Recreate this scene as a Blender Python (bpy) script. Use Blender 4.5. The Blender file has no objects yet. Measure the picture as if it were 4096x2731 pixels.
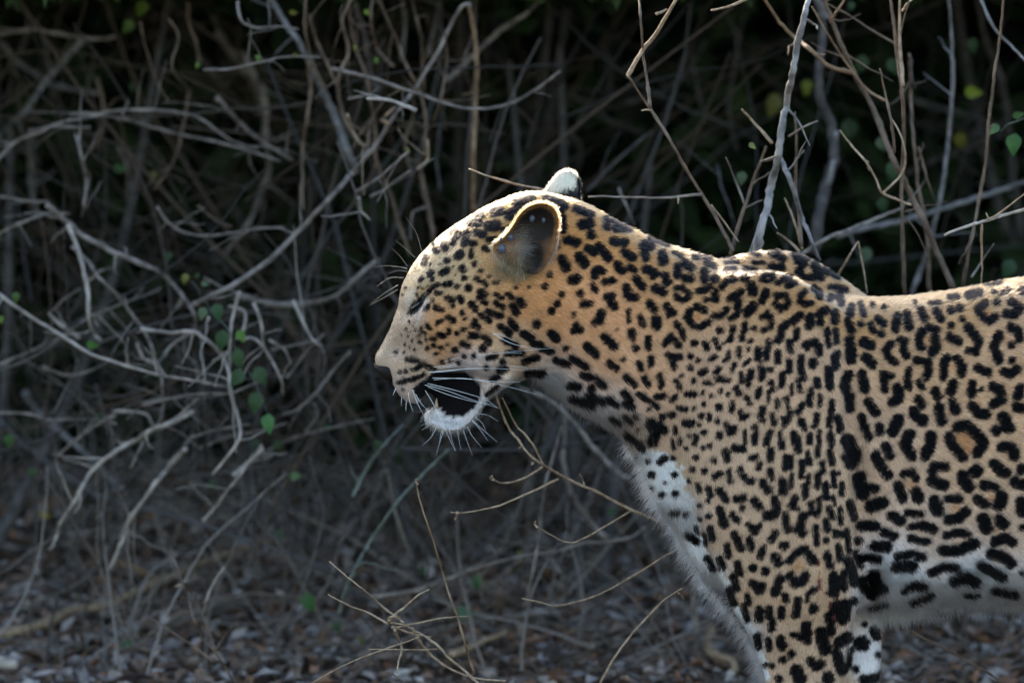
import bpy, bmesh, math, random
import numpy as np
from mathutils import Vector, Matrix

scene = bpy.context.scene
COL = scene.collection
R = math.radians

# ------------------------------------------------------------------ camera
PITCH = R(10.0); DIST = 8.0; FOCAL = 245.0; PXM = 3483.0   # photo pixels per metre in the leopard's plane
P0 = np.array([0.0, 0.0, 0.583])
FWD = np.array([0.0, math.cos(PITCH), -math.sin(PITCH)])
UP = np.array([0.0, math.sin(PITCH), math.cos(PITCH)])
CAM = P0 - FWD * DIST
cd = bpy.data.cameras.new('camera'); cam = bpy.data.objects.new('camera', cd); COL.objects.link(cam)
cam.location = CAM; cam.rotation_euler = (math.pi / 2 - PITCH, 0, 0)
cd.sensor_width = 36.0; cd.lens = FOCAL; cd.clip_start = 0.1; cd.clip_end = 500
cd.dof.use_dof = True; cd.dof.focus_distance = DIST - 0.07; cd.dof.aperture_fstop = 4.6
scene.camera = cam

# ------------------------------------------------------------------ sky and sun
SUN_EL, SUN_AZ = R(18.5), R(70)          # sun high on the left, behind the leopard
SUN = np.array([-math.cos(SUN_EL) * math.cos(SUN_AZ), math.cos(SUN_EL) * math.sin(SUN_AZ), math.sin(SUN_EL)])
world = bpy.data.worlds.new('World'); scene.world = world; world.use_nodes = True
nt = world.node_tree; sky = nt.nodes.new('ShaderNodeTexSky'); sky.sky_type = 'NISHITA'; sky.sun_disc = False
sky.sun_elevation = SUN_EL; sky.sun_rotation = math.atan2(SUN[0], SUN[1])
sky.dust_density = 1.6; sky.ozone_density = 1.0; sky.air_density = 1.0
bg = nt.nodes['Background']; nt.links.new(sky.outputs[0], bg.inputs[0]); bg.inputs[1].default_value = 0.14
sl = bpy.data.lights.new('sun', 'SUN'); sl.energy = 2.2; sl.angle = R(0.5); sl.color = (1.0, 0.84, 0.64)
so = bpy.data.objects.new('sun', sl); COL.objects.link(so)
so.rotation_euler = Vector(SUN).to_track_quat('Z', 'Y').to_euler()
scene.view_settings.view_transform = 'Standard'; scene.view_settings.look = 'None'
scene.view_settings.exposure = 2.2; scene.view_settings.gamma = 1.0
cy = scene.cycles
cy.max_bounces = 8; cy.diffuse_bounces = 3; cy.glossy_bounces = 3; cy.transmission_bounces = 6; cy.transparent_max_bounces = 8
cy.use_denoising = True
try: scene.cycles_curves.shape = 'RIBBONS'; scene.cycles_curves.subdivisions = 2
except Exception: pass
random.seed(7); RNG = np.random.default_rng(7)

# ------------------------------------------------------------------ photo pixel <-> world helpers
def at(px, py, y=0.0):
    """world point in the vertical plane at depth y that the photo shows at pixel (px, py) of 4096 x 2731"""
    d = FWD + np.array([1.0, 0, 0]) * ((px - 2048) / PXM / DIST) + UP * ((1365.5 - py) / PXM / DIST)
    return CAM + d * ((y - CAM[1]) / d[1])
def to_px(P):
    q = np.asarray(P) - CAM
    f = q @ FWD
    return 2048 + q[..., 0] / f * DIST * PXM, 1365.5 - (q @ UP) / f * DIST * PXM
# frames of reference in which the shapes were measured: origin and scale
FR = {'H': (1400, 650, 1.307), 'N': (2100, 700, 1.4257), 'L': (2500, 1600, 1.3866), 'F': (3000, 900, 1.3066),
      '1': (0, 0, 1.568), '2': (1200, 0, 1.568), '3': (2500, 0, 1.3634), '4': (0, 900, 1.568), '5': (0, 1800, 1.568), '6': (1200, 1700, 1.47), 'S': (0, 0, 1.0)}
def src(f, u, v):
    a = FR[f]; return a[0] + u / a[2], a[1] + v / a[2]

# ------------------------------------------------------------------ object helpers
def tag(o, label=None, cat=None, group=None, kind=None):
    for k, v in (('label', label), ('category', cat), ('group', group), ('kind', kind)):
        if v: o[k] = v
    return o
def mesh_obj(name, V, F, mat, parent=None, smooth=True):
    me = bpy.data.meshes.new(name)
    me.from_pydata([tuple(map(float, v)) for v in V], [], F)
    if smooth: me.polygons.foreach_set('use_smooth', [True] * len(me.polygons))
    me.materials.append(mat); me.update()
    o = bpy.data.objects.new(name, me); COL.objects.link(o)
    if parent is not None:
        o.parent = parent
        o.matrix_parent_inverse = Matrix.Translation(-Vector(parent.location))
    return o
def empty(name, loc):
    o = bpy.data.objects.new(name, None); o.location = loc; o.empty_display_size = .05; COL.objects.link(o); return o
def big_mesh(name, V, F, mat, colors=None, smooth=False):
    """numpy arrays (all quads or all triangles) to one mesh object, optional point colours"""
    me = bpy.data.meshes.new(name); n, k = len(F), F.shape[1]
    me.vertices.add(len(V)); me.vertices.foreach_set('co', np.ascontiguousarray(V, dtype=np.float32).ravel())
    me.loops.add(n * k); me.loops.foreach_set('vertex_index', np.ascontiguousarray(F, dtype=np.int32).ravel())
    me.polygons.add(n); me.polygons.foreach_set('loop_start', np.arange(0, n * k, k, dtype=np.int32))
    if smooth: me.polygons.foreach_set('use_smooth', np.ones(n, dtype=bool))
    me.update(calc_edges=True)
    if colors is not None:
        a = me.attributes.new('tint', 'FLOAT_COLOR', 'POINT')
        a.data.foreach_set('color', np.c_[colors, np.ones(len(colors))].astype(np.float32).ravel())
    me.materials.append(mat)
    o = bpy.data.objects.new(name, me); COL.objects.link(o); return o
def catmull(P, n):
    """resample control rows P (k, d) to n rows, smooth, uniform in control index"""
    P = np.asarray(P, float); k = len(P)
    if k == 2: t = np.linspace(0, 1, n)[:, None]; return P[0] * (1 - t) + P[1] * t
    Q = np.vstack([2 * P[0] - P[1], P, 2 * P[-1] - P[-2]])
    t = np.linspace(0, k - 1, n); i = np.minimum(t.astype(int), k - 2); f = (t - i)[:, None]
    a, b, c, d = Q[i], Q[i + 1], Q[i + 2], Q[i + 3]
    return .5 * (2 * b + (c - a) * f + (2 * a - 5 * b + 4 * c - d) * f * f + (3 * b - a - 3 * c + d) * f ** 3)
def tube(P, Rr, sides=6, knob=0.0, rng=None):
    """verts and quads of a tapering tube along rows P with radii Rr, tips closed"""
    P = np.asarray(P, float); n = len(P); Rr = np.asarray(Rr, float)
    T = np.gradient(P, axis=0); T /= np.linalg.norm(T, axis=1)[:, None] + 1e-12
    ref = np.array([0.31, 0.87, 0.38]); A = np.cross(T, ref); A /= np.linalg.norm(A, axis=1)[:, None] + 1e-12
    B = np.cross(T, A); th = np.linspace(0, 2 * math.pi, sides, endpoint=False)
    rr = Rr[:, None] * np.ones((n, sides))
    if knob and rng is not None: rr = rr * (1 + knob * rng.standard_normal((n, sides)) * .5 + knob * rng.standard_normal((n, 1)))
    V = P[:, None, :] + rr[..., None] * (np.cos(th)[None, :, None] * A[:, None, :] + np.sin(th)[None, :, None] * B[:, None, :])
    V = V.reshape(-1, 3); i = np.arange(n - 1)[:, None] * sides; j = np.arange(sides)[None, :]; j2 = (j + 1) % sides
    F = np.stack([i + j, i + j2, i + sides + j2, i + sides + j], -1).reshape(-1, 4)
    return V, F

# ------------------------------------------------------------------ materials
def mat_new(name):
    m = bpy.data.materials.new(name); m.use_nodes = True; return m, m.node_tree.nodes, m.node_tree.links
def mat_bark(name, c1, c2, scale=60, rough=.8, bump=.4):
    m, N, Lk = mat_new(name); b = N['Principled BSDF']; b.inputs['Roughness'].default_value = rough
    tc = N.new('ShaderNodeTexCoord'); no = N.new('ShaderNodeTexNoise'); no.inputs['Scale'].default_value = scale; no.inputs['Detail'].default_value = 5
    cr = N.new('ShaderNodeValToRGB'); cr.color_ramp.elements[0].position = .35; cr.color_ramp.elements[1].position = .68
    cr.color_ramp.elements[0].color = (*c1, 1); cr.color_ramp.elements[1].color = (*c2, 1)
    bp = N.new('ShaderNodeBump'); bp.inputs['Strength'].default_value = bump; bp.inputs['Distance'].default_value = .002
    Lk.new(tc.outputs['Object'], no.inputs['Vector']); Lk.new(no.outputs[0], cr.inputs[0]); Lk.new(cr.outputs[0], b.inputs['Base Color'])
    Lk.new(no.outputs[0], bp.inputs['Height']); Lk.new(bp.outputs[0], b.inputs['Normal']); return m
def mat_tint(name, rough=.8, noise=.35, transl=0.0, spec=.3):
    """colour read from the 'tint' attribute with a fine noise; optional light passing through leaves"""
    m, N, Lk = mat_new(name); b = N['Principled BSDF']; b.inputs['Roughness'].default_value = rough
    b.inputs['Specular IOR Level'].default_value = spec
    at_ = N.new('ShaderNodeAttribute'); at_.attribute_name = 'tint'
    tc = N.new('ShaderNodeTexCoord'); no = N.new('ShaderNodeTexNoise'); no.inputs['Scale'].default_value = 90; no.inputs['Detail'].default_value = 4
    mr = N.new('ShaderNodeMapRange'); mr.inputs['To Min'].default_value = 1 - noise; mr.inputs['To Max'].default_value = 1 + noise
    mx = N.new('ShaderNodeVectorMath'); mx.operation = 'SCALE'
    Lk.new(tc.outputs['Object'], no.inputs['Vector']); Lk.new(no.outputs[0], mr.inputs[0])
    Lk.new(at_.outputs['Color'], mx.inputs[0]); Lk.new(mr.outputs[0], mx.inputs['Scale']); Lk.new(mx.outputs[0], b.inputs['Base Color'])
    if transl:
        t = N.new('ShaderNodeBsdfTranslucent'); ms = N.new('ShaderNodeMixShader'); ms.inputs[0].default_value = transl
        Lk.new(mx.outputs[0], t.inputs['Color']); Lk.new(b.outputs[0], ms.inputs[1]); Lk.new(t.outputs[0], ms.inputs[2])
        Lk.new(ms.outputs[0], N['Material Output'].inputs['Surface'])
    return m
def mat_plain(name, c, rough=.5, spec=.5):
    m, N, Lk = mat_new(name); b = N['Principled BSDF']; b.inputs['Roughness'].default_value = rough; b.inputs['Specular IOR Level'].default_value = spec
    tc = N.new('ShaderNodeTexCoord'); no = N.new('ShaderNodeTexNoise'); no.inputs['Scale'].default_value = 300; no.inputs['Detail'].default_value = 3
    cr = N.new('ShaderNodeValToRGB'); cr.color_ramp.elements[0].color = (*[x * .75 for x in c], 1); cr.color_ramp.elements[1].color = (*[min(1, x * 1.25) for x in c], 1)
    Lk.new(tc.outputs['Object'], no.inputs['Vector']); Lk.new(no.outputs[0], cr.inputs[0]); Lk.new(cr.outputs[0], b.inputs['Base Color']); return m
def mat_hair(name, rough=.35):
    m, N, Lk = mat_new(name); N.remove(N['Principled BSDF'])
    h = N.new('ShaderNodeBsdfHairPrincipled'); h.parametrization = 'COLOR'
    h.inputs['Roughness'].default_value = rough; h.inputs['IOR'].default_value = 1.18; h.inputs['Radial Roughness'].default_value = .5
    a = N.new('ShaderNodeAttribute'); a.attribute_name = 'fur_color'
    Lk.new(a.outputs['Color'], h.inputs['Color']); Lk.new(h.outputs[0], N['Material Output'].inputs['Surface']); return m
M = {
 'grey': mat_bark('grey_bark', (0.09, 0.068, 0.055), (0.26, 0.213, 0.176)),
 'pale': mat_bark('pale_bark', (0.2, 0.163, 0.133), (0.46, 0.39, 0.325)),
 'blue': mat_bark('weathered_bark', (0.092, 0.084, 0.08), (0.23, 0.212, 0.205)),
 'brown': mat_bark('brown_bark', (0.07, 0.044, 0.027), (0.18, 0.12, 0.078)),
 'tan': mat_bark('tan_twig', (0.2, 0.13, 0.075), (0.42, 0.3, 0.19), 140),
 'orange': mat_bark('orange_stem', (0.13, 0.075, 0.038), (0.26, 0.16, 0.085)),
 'dark': mat_bark('dark_bark', (.025, .021, .019), (.085, .073, .066)),
 'green': mat_bark('green_stem', (0.07, 0.08, 0.06), (0.15, 0.17, 0.135)),
 'mottle': mat_bark('mottled_bark', (0.09, 0.078, 0.07), (0.38, 0.355, 0.33), 45),
 'leaf': mat_tint('green_leaf', .5, .3, .35), 'evergreen': mat_tint('evergreen_leaf', .75, .3, .10, .12), 'litter': mat_tint('dry_leaf', .85, .4, .12, .15), 'wood': mat_tint('twig_wood', .85, .4),
}
N_FUR = 420000
# ================================================================== LEOPARD
def loft(st, n=60, ring=44, yc_extra=0):
    """st rows: frame, (u,v) of one edge, (u,v) of the other edge, half width in metres, y centre, exponent, bias -> closed verts / quads"""
    rows = []
    for f, a, b, hw, yc, ex, bias in st:
        A = at(*src(f, *a), yc); B = at(*src(f, *b), yc); rows.append([*A, *B, hw, yc, ex, bias])
    rows = catmull(rows, n); V = []; F = []
    th = np.linspace(0, 2 * math.pi, ring, endpoint=False); c, s = np.cos(th), np.sin(th)
    for r in rows:
        A, B, hw, yc, ex, bias = r[:3], r[3:6], max(r[6], .002), r[7], r[8], r[9]
        m, d = (A + B) / 2, (A - B) / 2
        cc = np.sign(c) * np.abs(c) ** ex; ss = np.sign(s) * np.abs(s) ** ex
        w = hw * (1 + bias * cc)                     # bias > 0: wider towards edge A
        V.append(m[None] + cc[:, None] * d[None] + np.c_[np.zeros(ring), ss * w, np.zeros(ring)])
    V = np.concatenate(V); k = len(rows)
    for i in range(k - 1):
        for j in range(ring):
            j2 = (j + 1) % ring; F.append((i * ring + j, i * ring + j2, (i + 1) * ring + j2, (i + 1) * ring + j))
    e = len(V); V = np.vstack([V, V[:ring].mean(0), V[(k - 1) * ring:].mean(0)])
    for j in range(ring):
        j2 = (j + 1) % ring; F.append((e, j2, j)); F.append((e + 1, (k - 1) * ring + j, (k - 1) * ring + j2))
    return V, F
S = 'S'
torso = [
 (S,(2020,860),(2030,1440),.052,0,1,0), (S,(2160,800),(2150,1470),.064,0,1,0), (S,(2320,815),(2280,1565),.070,0,1,0),
 (S,(2480,880),(2370,1650),.073,0,1,-.05), (S,(2660,965),(2480,1745),.078,0,1,-.05), (S,(2830,1015),(2590,1890),.083,0,1,-.05),
 (S,(2960,1060),(2690,2060),.088,0,1,-.08), (S,(3080,1110),(2800,2240),.090,0,1,-.1), (S,(3220,1155),(3000,2390),.093,0,.95,-.12),
 (S,(3400,1180),(3300,2445),.100,0,.92,-.12), (S,(3600,1182),(3600,2430),.110,0,.9,-.12), (S,(3850,1150),(3850,2400),.119,0,.9,-.1),
 (S,(4096,1105),(4096,2395),.122,0,.9,-.1), (S,(4400,1080),(4380,2390),.122,0,.9,-.05), (S,(4700,1075),(4660,2300),.112,0,.95,0),
 (S,(5000,1085),(4900,2130),.105,0,1,0), (S,(5250,1140),(5130,1900),.092,0,1,0), (S,(5400,1290),(5330,1650),.05,0,1,0)]
head = [
 (S,(1540,1440),(1578,1542),.022,0,.8,0), (S,(1545,1375),(1602,1578),.031,0,.75,-.1), (S,(1555,1330),(1645,1602),.037,0,.72,-.28), (S,(1566,1285),(1695,1590),.043,0,.75,-.32),
 (S,(1580,1215),(1780,1492),.051,0,.8,-.28), (S,(1600,1125),(1895,1488),.062,0,.85,-.15), (S,(1664,1012),(1985,1530),.072,0,.9,-.08),
 (S,(1770,910),(2075,1520),.077,0,.95,-.05), (S,(1925,820),(2140,1490),.076,0,1,-.03), (S,(2085,770),(2210,1520),.072,0,1,0),
 (S,(2240,797),(2290,1560),.068,0,1,0)]
snout = [(S,(1494,1436),(1502,1462),.011,0,.8,0), (S,(1496,1412),(1528,1488),.018,0,.75,0), (S,(1516,1370),(1570,1508),.022,0,.75,0), (S,(1545,1310),(1610,1500),.025,0,.8,0), (S,(1574,1230),(1650,1440),.030,0,.9,0), (S,(1610,1150),(1700,1400),.034,0,.9,0)]
jaw = [
 ('H',(408,1290),(398,1325),.014,0,.8,0), ('H',(438,1290),(432,1362),.023,0,.8,0), ('H',(500,1318),(500,1396),.031,0,.8,0),
 ('H',(560,1336),(562,1396),.035,0,.85,0), ('H',(618,1306),(628,1352),.038,0,.9,0), ('H',(660,1246),(674,1292),.044,0,.9,0),
 ('H',(690,1170),(732,1216),.051,0,.9,0), ('H',(740,1080),(810,1160),.058,0,1,0), ('H',(800,1020),(900,1110),.060,0,1,0)]
gullet = [('H',(440,1180),(455,1300),.012,0,.8,0), ('H',(520,1090),(530,1325),.022,0,.8,0), ('H',(600,1080),(600,1325),.030,0,.8,0), ('H',(700,1050),(690,1220),.040,0,.8,0), ('H',(780,1000),(760,1180),.045,0,1,0)]
def foreleg(y0, dx, far=False):
    q = [((2900,1250),(3340,1260),.016,-.058), ((2790,1400),(3395,1380),.026,-.074), ((2725,1580),(3415,1540),.034,-.083), ((2730,1800),(3425,1750),.040,-.088),
         ((2775,2020),(3430,2000),.046,-.092), ((2840,2200),(3445,2180),.048,-.090), ((2925,2370),(3460,2350),.047,-.087), ((3000,2510),(3425,2455),.043,-.083),
         ((3045,2640),(3395,2600),.038,-.078), ((3060,2780),(3365,2780),.034,-.075), ((3085,2980),(3310,2980),.029,-.073), ((3100,3170),(3290,3170),.028,-.073),
         ((3075,3270),(3290,3270),.031,-.073), ((3010,3330),(3290,3340),.036,-.073), ((2990,3372),(3270,3376),.034,-.073)]
    if far:
        q = [((3040,1250),(3400,1260),.022,.060), ((3000,1400),(3420,1400),.030,.074), ((3000,1700),(3430,1700),.034,.080), ((3050,2100),(3500,2100),.036,.080),
             ((3150,2350),(3550,2330),.034,.078), ((3240,2500),(3530,2450),.032,.072), ((3290,2620),(3530,2600),.031,.068), ((3310,2780),(3520,2780),.030,.066),
             ((3330,2980),(3510,2980),.028,.066), ((3340,3150),(3510,3150),.028,.066), ((3310,3230),(3510,3240),.031,.066), ((3240,3280),(3510,3295),.036,.066), ((3225,3312),(3490,3318),.034,.066)]
    return [(S, a, b, h, y, .9, 0) for a, b, h, y in q]
def hindleg(y0, dx, dy):
    q = [((4700,1250),(5330,1300),.03), ((4560,1600),(5400,1500),.045), ((4480,1950),(5350,1850),.05), ((4560,2250),(5150,2150),.046), ((4760,2480),(5150,2400),.038),
         ((4960,2650),(5260,2560),.030), ((5120,2790),(5370,2720),.025), ((5170,2950),(5370,2920),.023), ((5130,3130),(5310,3130),.024), ((5090,3260),(5290,3270),.028), ((4990,3330),(5280,3345),.034), ((4970,3372),(5260,3378),.032)]
    return [(S, (a[0]+dx, a[1]+dy), (b[0]+dx, b[1]+dy), h, y0, .9, 0) for a, b, h in q]
tail = [(S,(5330,1250),(5350,1420),.022,0,1,0), (S,(5480,1420),(5400,1530),.020,0,1,0), (S,(5620,1750),(5520,1780),.018,.02,1,0), (S,(5720,2150),(5620,2160),.017,.05,1,0), (S,(5900,2500),(5840,2560),.017,.08,1,0), (S,(6200,2640),(6190,2720),.016,.1,1,0), (S,(6480,2560),(6500,2630),.012,.1,1,0)]
farscap = [(S,(2800,1050),(2830,1200),.012,.03,1,0),(S,(2900,1022),(2910,1250),.022,.04,1,0),(S,(3010,1000),(3010,1320),.028,.048,1,0),(S,(3120,990),(3120,1380),.030,.050,1,0),(S,(3225,1012),(3225,1400),.030,.050,1,0),(S,(3330,1072),(3330,1400),.028,.050,1,0),(S,(3430,1142),(3420,1400),.024,.050,1,0),(S,(3510,1200),(3500,1380),.012,.045,1,0)]
nearscap = [(S,(2790,1090),(2820,1300),.012,-.035,1,0),(S,(2900,1056),(2880,1450),.022,-.045,1,0),(S,(3030,1046),(2970,1550),.027,-.053,1,0),(S,(3120,1052),(3060,1600),.029,-.057,1,0),(S,(3200,1080),(3160,1600),.029,-.058,1,0),(S,(3280,1134),(3250,1550),.027,-.057,1,0),(S,(3350,1190),(3320,1500),.022,-.055,1,0),(S,(3420,1250),(3400,1450),.010,-.05,1,0)]
bm_parts = [(farscap, 40), (nearscap, 40), (torso, 80), (head, 60), (snout, 30), (jaw, 40), (gullet, 24), (foreleg(0, 0), 70), (foreleg(0, 0, True), 60), (hindleg(-.075, 0, 0), 50), (hindleg(.075, 180, -60), 50), (tail, 60)]
VV, FF, off = [], [], 0
for st, n in bm_parts:
    v, f = loft(st, n); VV.append(v); FF += [tuple(i + off for i in q) for q in f]; off += len(v)
tmp = mesh_obj('leopard_tmp', np.vstack(VV), FF, M['grey'])
bm = bmesh.new(); bm.from_mesh(tmp.data); bmesh.ops.recalc_face_normals(bm, faces=bm.faces); bm.to_mesh(tmp.data); bm.free()
md = tmp.modifiers.new('r', 'REMESH'); md.mode = 'VOXEL'; md.voxel_size = .0045; md.use_smooth_shade = True
ms = tmp.modifiers.new('s', 'SMOOTH'); ms.factor = .5; ms.iterations = 4
bpy.context.view_layer.update()
dg = bpy.context.evaluated_depsgraph_get()
body_me = bpy.data.meshes.new_from_object(tmp.evaluated_get(dg)); bpy.data.objects.remove(tmp)
body_me.name = 'leopard'
def mesh_arrays(me):
    me.calc_loop_triangles()
    V = np.empty(len(me.vertices) * 3, np.float32); me.vertices.foreach_get('co', V)
    T = np.empty(len(me.loop_triangles) * 3, np.int32); me.loop_triangles.foreach_get('vertices', T)
    return V.reshape(-1, 3).astype(float), T.reshape(-1, 3)
def vnormals(V, T):
    n = np.cross(V[T[:, 1]] - V[T[:, 0]], V[T[:, 2]] - V[T[:, 0]]); N = np.zeros_like(V)
    for k in range(3): np.add.at(N, T[:, k], n)
    return N / (np.linalg.norm(N, axis=1)[:, None] + 1e-12)
BV, BT = mesh_arrays(body_me)
def relax(V, T, w, it):
    E = np.vstack([T[:, [0, 1]], T[:, [1, 2]], T[:, [2, 0]]]); E = np.vstack([E, E[:, ::-1]]); deg = np.bincount(E[:, 0], minlength=len(V))[:, None]
    for _ in range(it):
        A = np.stack([np.bincount(E[:, 0], V[E[:, 1], k], minlength=len(V)) for k in range(3)], 1) / deg
        V = V + (A - V) * (w * .6)[:, None]
    return V
_x, _y = to_px(BV); _s = np.clip((_x - 2350) / 250, 0, 1) * np.clip((2250 - _y) / 300, 0, 1) * np.clip((BV[:, 1] * -1 + .01) / .02, 0.12, 1)
BV = relax(BV, BT, np.clip((_x - 2000) / 300, 0, 1), 8); BV = relax(BV, BT, _s, 60); BN = vnormals(BV, BT)
# mirrored pixel: what the camera side shows of this point, far-facing points take their near twin
def skin_px(V, N):
    view = CAM - V; facing = (N * view).sum(1) > 0
    W = V.copy(); far = (~facing) & (V[:, 1] > 0); W[far, 1] *= -1
    return to_px(W)
def gauss(px, py, cx, cy_, sx, sy, ang=0):
    a = R(ang); dx, dy = px - cx, py - cy_
    u = dx * math.cos(a) + dy * math.sin(a); v = -dx * math.sin(a) + dy * math.cos(a)
    return np.exp(-.5 * ((u / sx) ** 2 + (v / sy) ** 2))
# bring the outline to the traced one: quarter pixels x, y, push (+ outwards), outward direction
FIT = [(541,382,6,-.4,.9),(550,392,10,-.5,.85),(566,401,10,-.5,.85),(579,410,8,-.5,.85),(600,417,2,-.5,.85),(635,459,2,-.85,.5),(643,479,6,-.9,.4),(648,495,10,-.85,.5),(657,508,9,-.8,.6),(670,522,6,-.75,.66),(677,533,5,-.8,.6),(686,553,5,-.8,.6),(697,569,8,-.8,.6),(706,585,13,-.75,.66),(720,603,13,-.72,.7),(734,618,8,-.72,.7),(747,636,5,-.8,.6),(756,652,3,-.85,.5),
 (381,342,-3,-.9,-.4),(388,330,-4,-.9,-.4),(393,315,-4,-.95,-.3),(400,284,-3,-.9,-.4),(407,269,-4,-.85,-.5),(416,254,-4,-.75,-.65),(426,246,-5,-.7,-.7),(434,237,-5,-.65,-.75),(445,228,-5,-.6,-.8),(464,217,-5,-.5,-.85),(483,205,-3,-.45,-.9),(499,199,-3,-.4,-.9),(514,194,-1,-.3,-.95),(529,191,2,-.1,-1),(547,190,5,0,-1),(560,195,4,.2,-1),(577,197,5,.3,-.95),(595,206,2,.4,-.9),(425,416,5,-.9,.4),(432,424,2,-.4,.9)]
_x, _y = to_px(BV); _x = _x / 4; _y = _y / 4; dx_ = np.zeros(len(BV)); dy_ = np.zeros(len(BV)); ws = np.zeros(len(BV))
for fx_, fy_, am, ux, uy in FIT:
    w = np.exp(-.5 * ((_x - fx_) ** 2 + (_y - fy_) ** 2) / 12.0 ** 2); dx_ += w * am * ux; dy_ += w * am * uy; ws += w
ws = np.maximum(ws, 1.0); BV[:, 0] += dx_ / ws * 4 / PXM; BV[:, 2] -= dy_ / ws * 4 / PXM; BN = vnormals(BV, BT)
# sculpting: bumps (+) and hollows (-) along the normal, metres, on both flanks
px, py = to_px(np.c_[BV[:, 0], -np.abs(BV[:, 1]), BV[:, 2]])
side = np.clip(np.abs(BN[:, 1]) * 1.4, 0, 1)
SC = [ # cx, cy, sx, sy, angle, amount
 (1668,1212,40,16,-48,-.0085), (1650,1160,60,20,-52,.005), (1690,1250,50,18,-40,.003), (1700,1290,80,50,-40,.004), (1640,1480,55,40,20,.006), (1830,1300,90,70,-20,.006),
 (1990,1250,60,110,0,-.003), (1590,1395,22,28,-30,-.003), (1960,1450,70,45,20,.004),
 (2350,1330,90,220,-35,.003), (2560,1250,70,260,-40,-.003), (2740,1500,60,260,12,-.004),
 (2960,1480,120,240,10,.006), (3150,1350,90,160,-10,-.003), (3120,1800,120,260,0,.006), (3330,2050,60,240,4,.007), (2930,2000,90,200,-15,.003),
 (3440,1900,26,420,-6,-.012), (3480,2330,40,80,-20,-.008), (3560,1900,60,280,-12,.004), (3650,2050,30,180,-18,-.003), (3720,2000,40,180,-18,.003),
 (3260,1200,150,40,20,.004), (3180,2420,70,90,-20,.004), (3300,2560,30,120,-5,-.004)]
disp = np.zeros(len(BV))
for cx, cy_, sx, sy, an, am in SC: disp += am * gauss(px, py, cx, cy_, sx, sy, an)
BV += BN * (disp * side)[:, None]
BN = vnormals(BV, BT)

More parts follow.
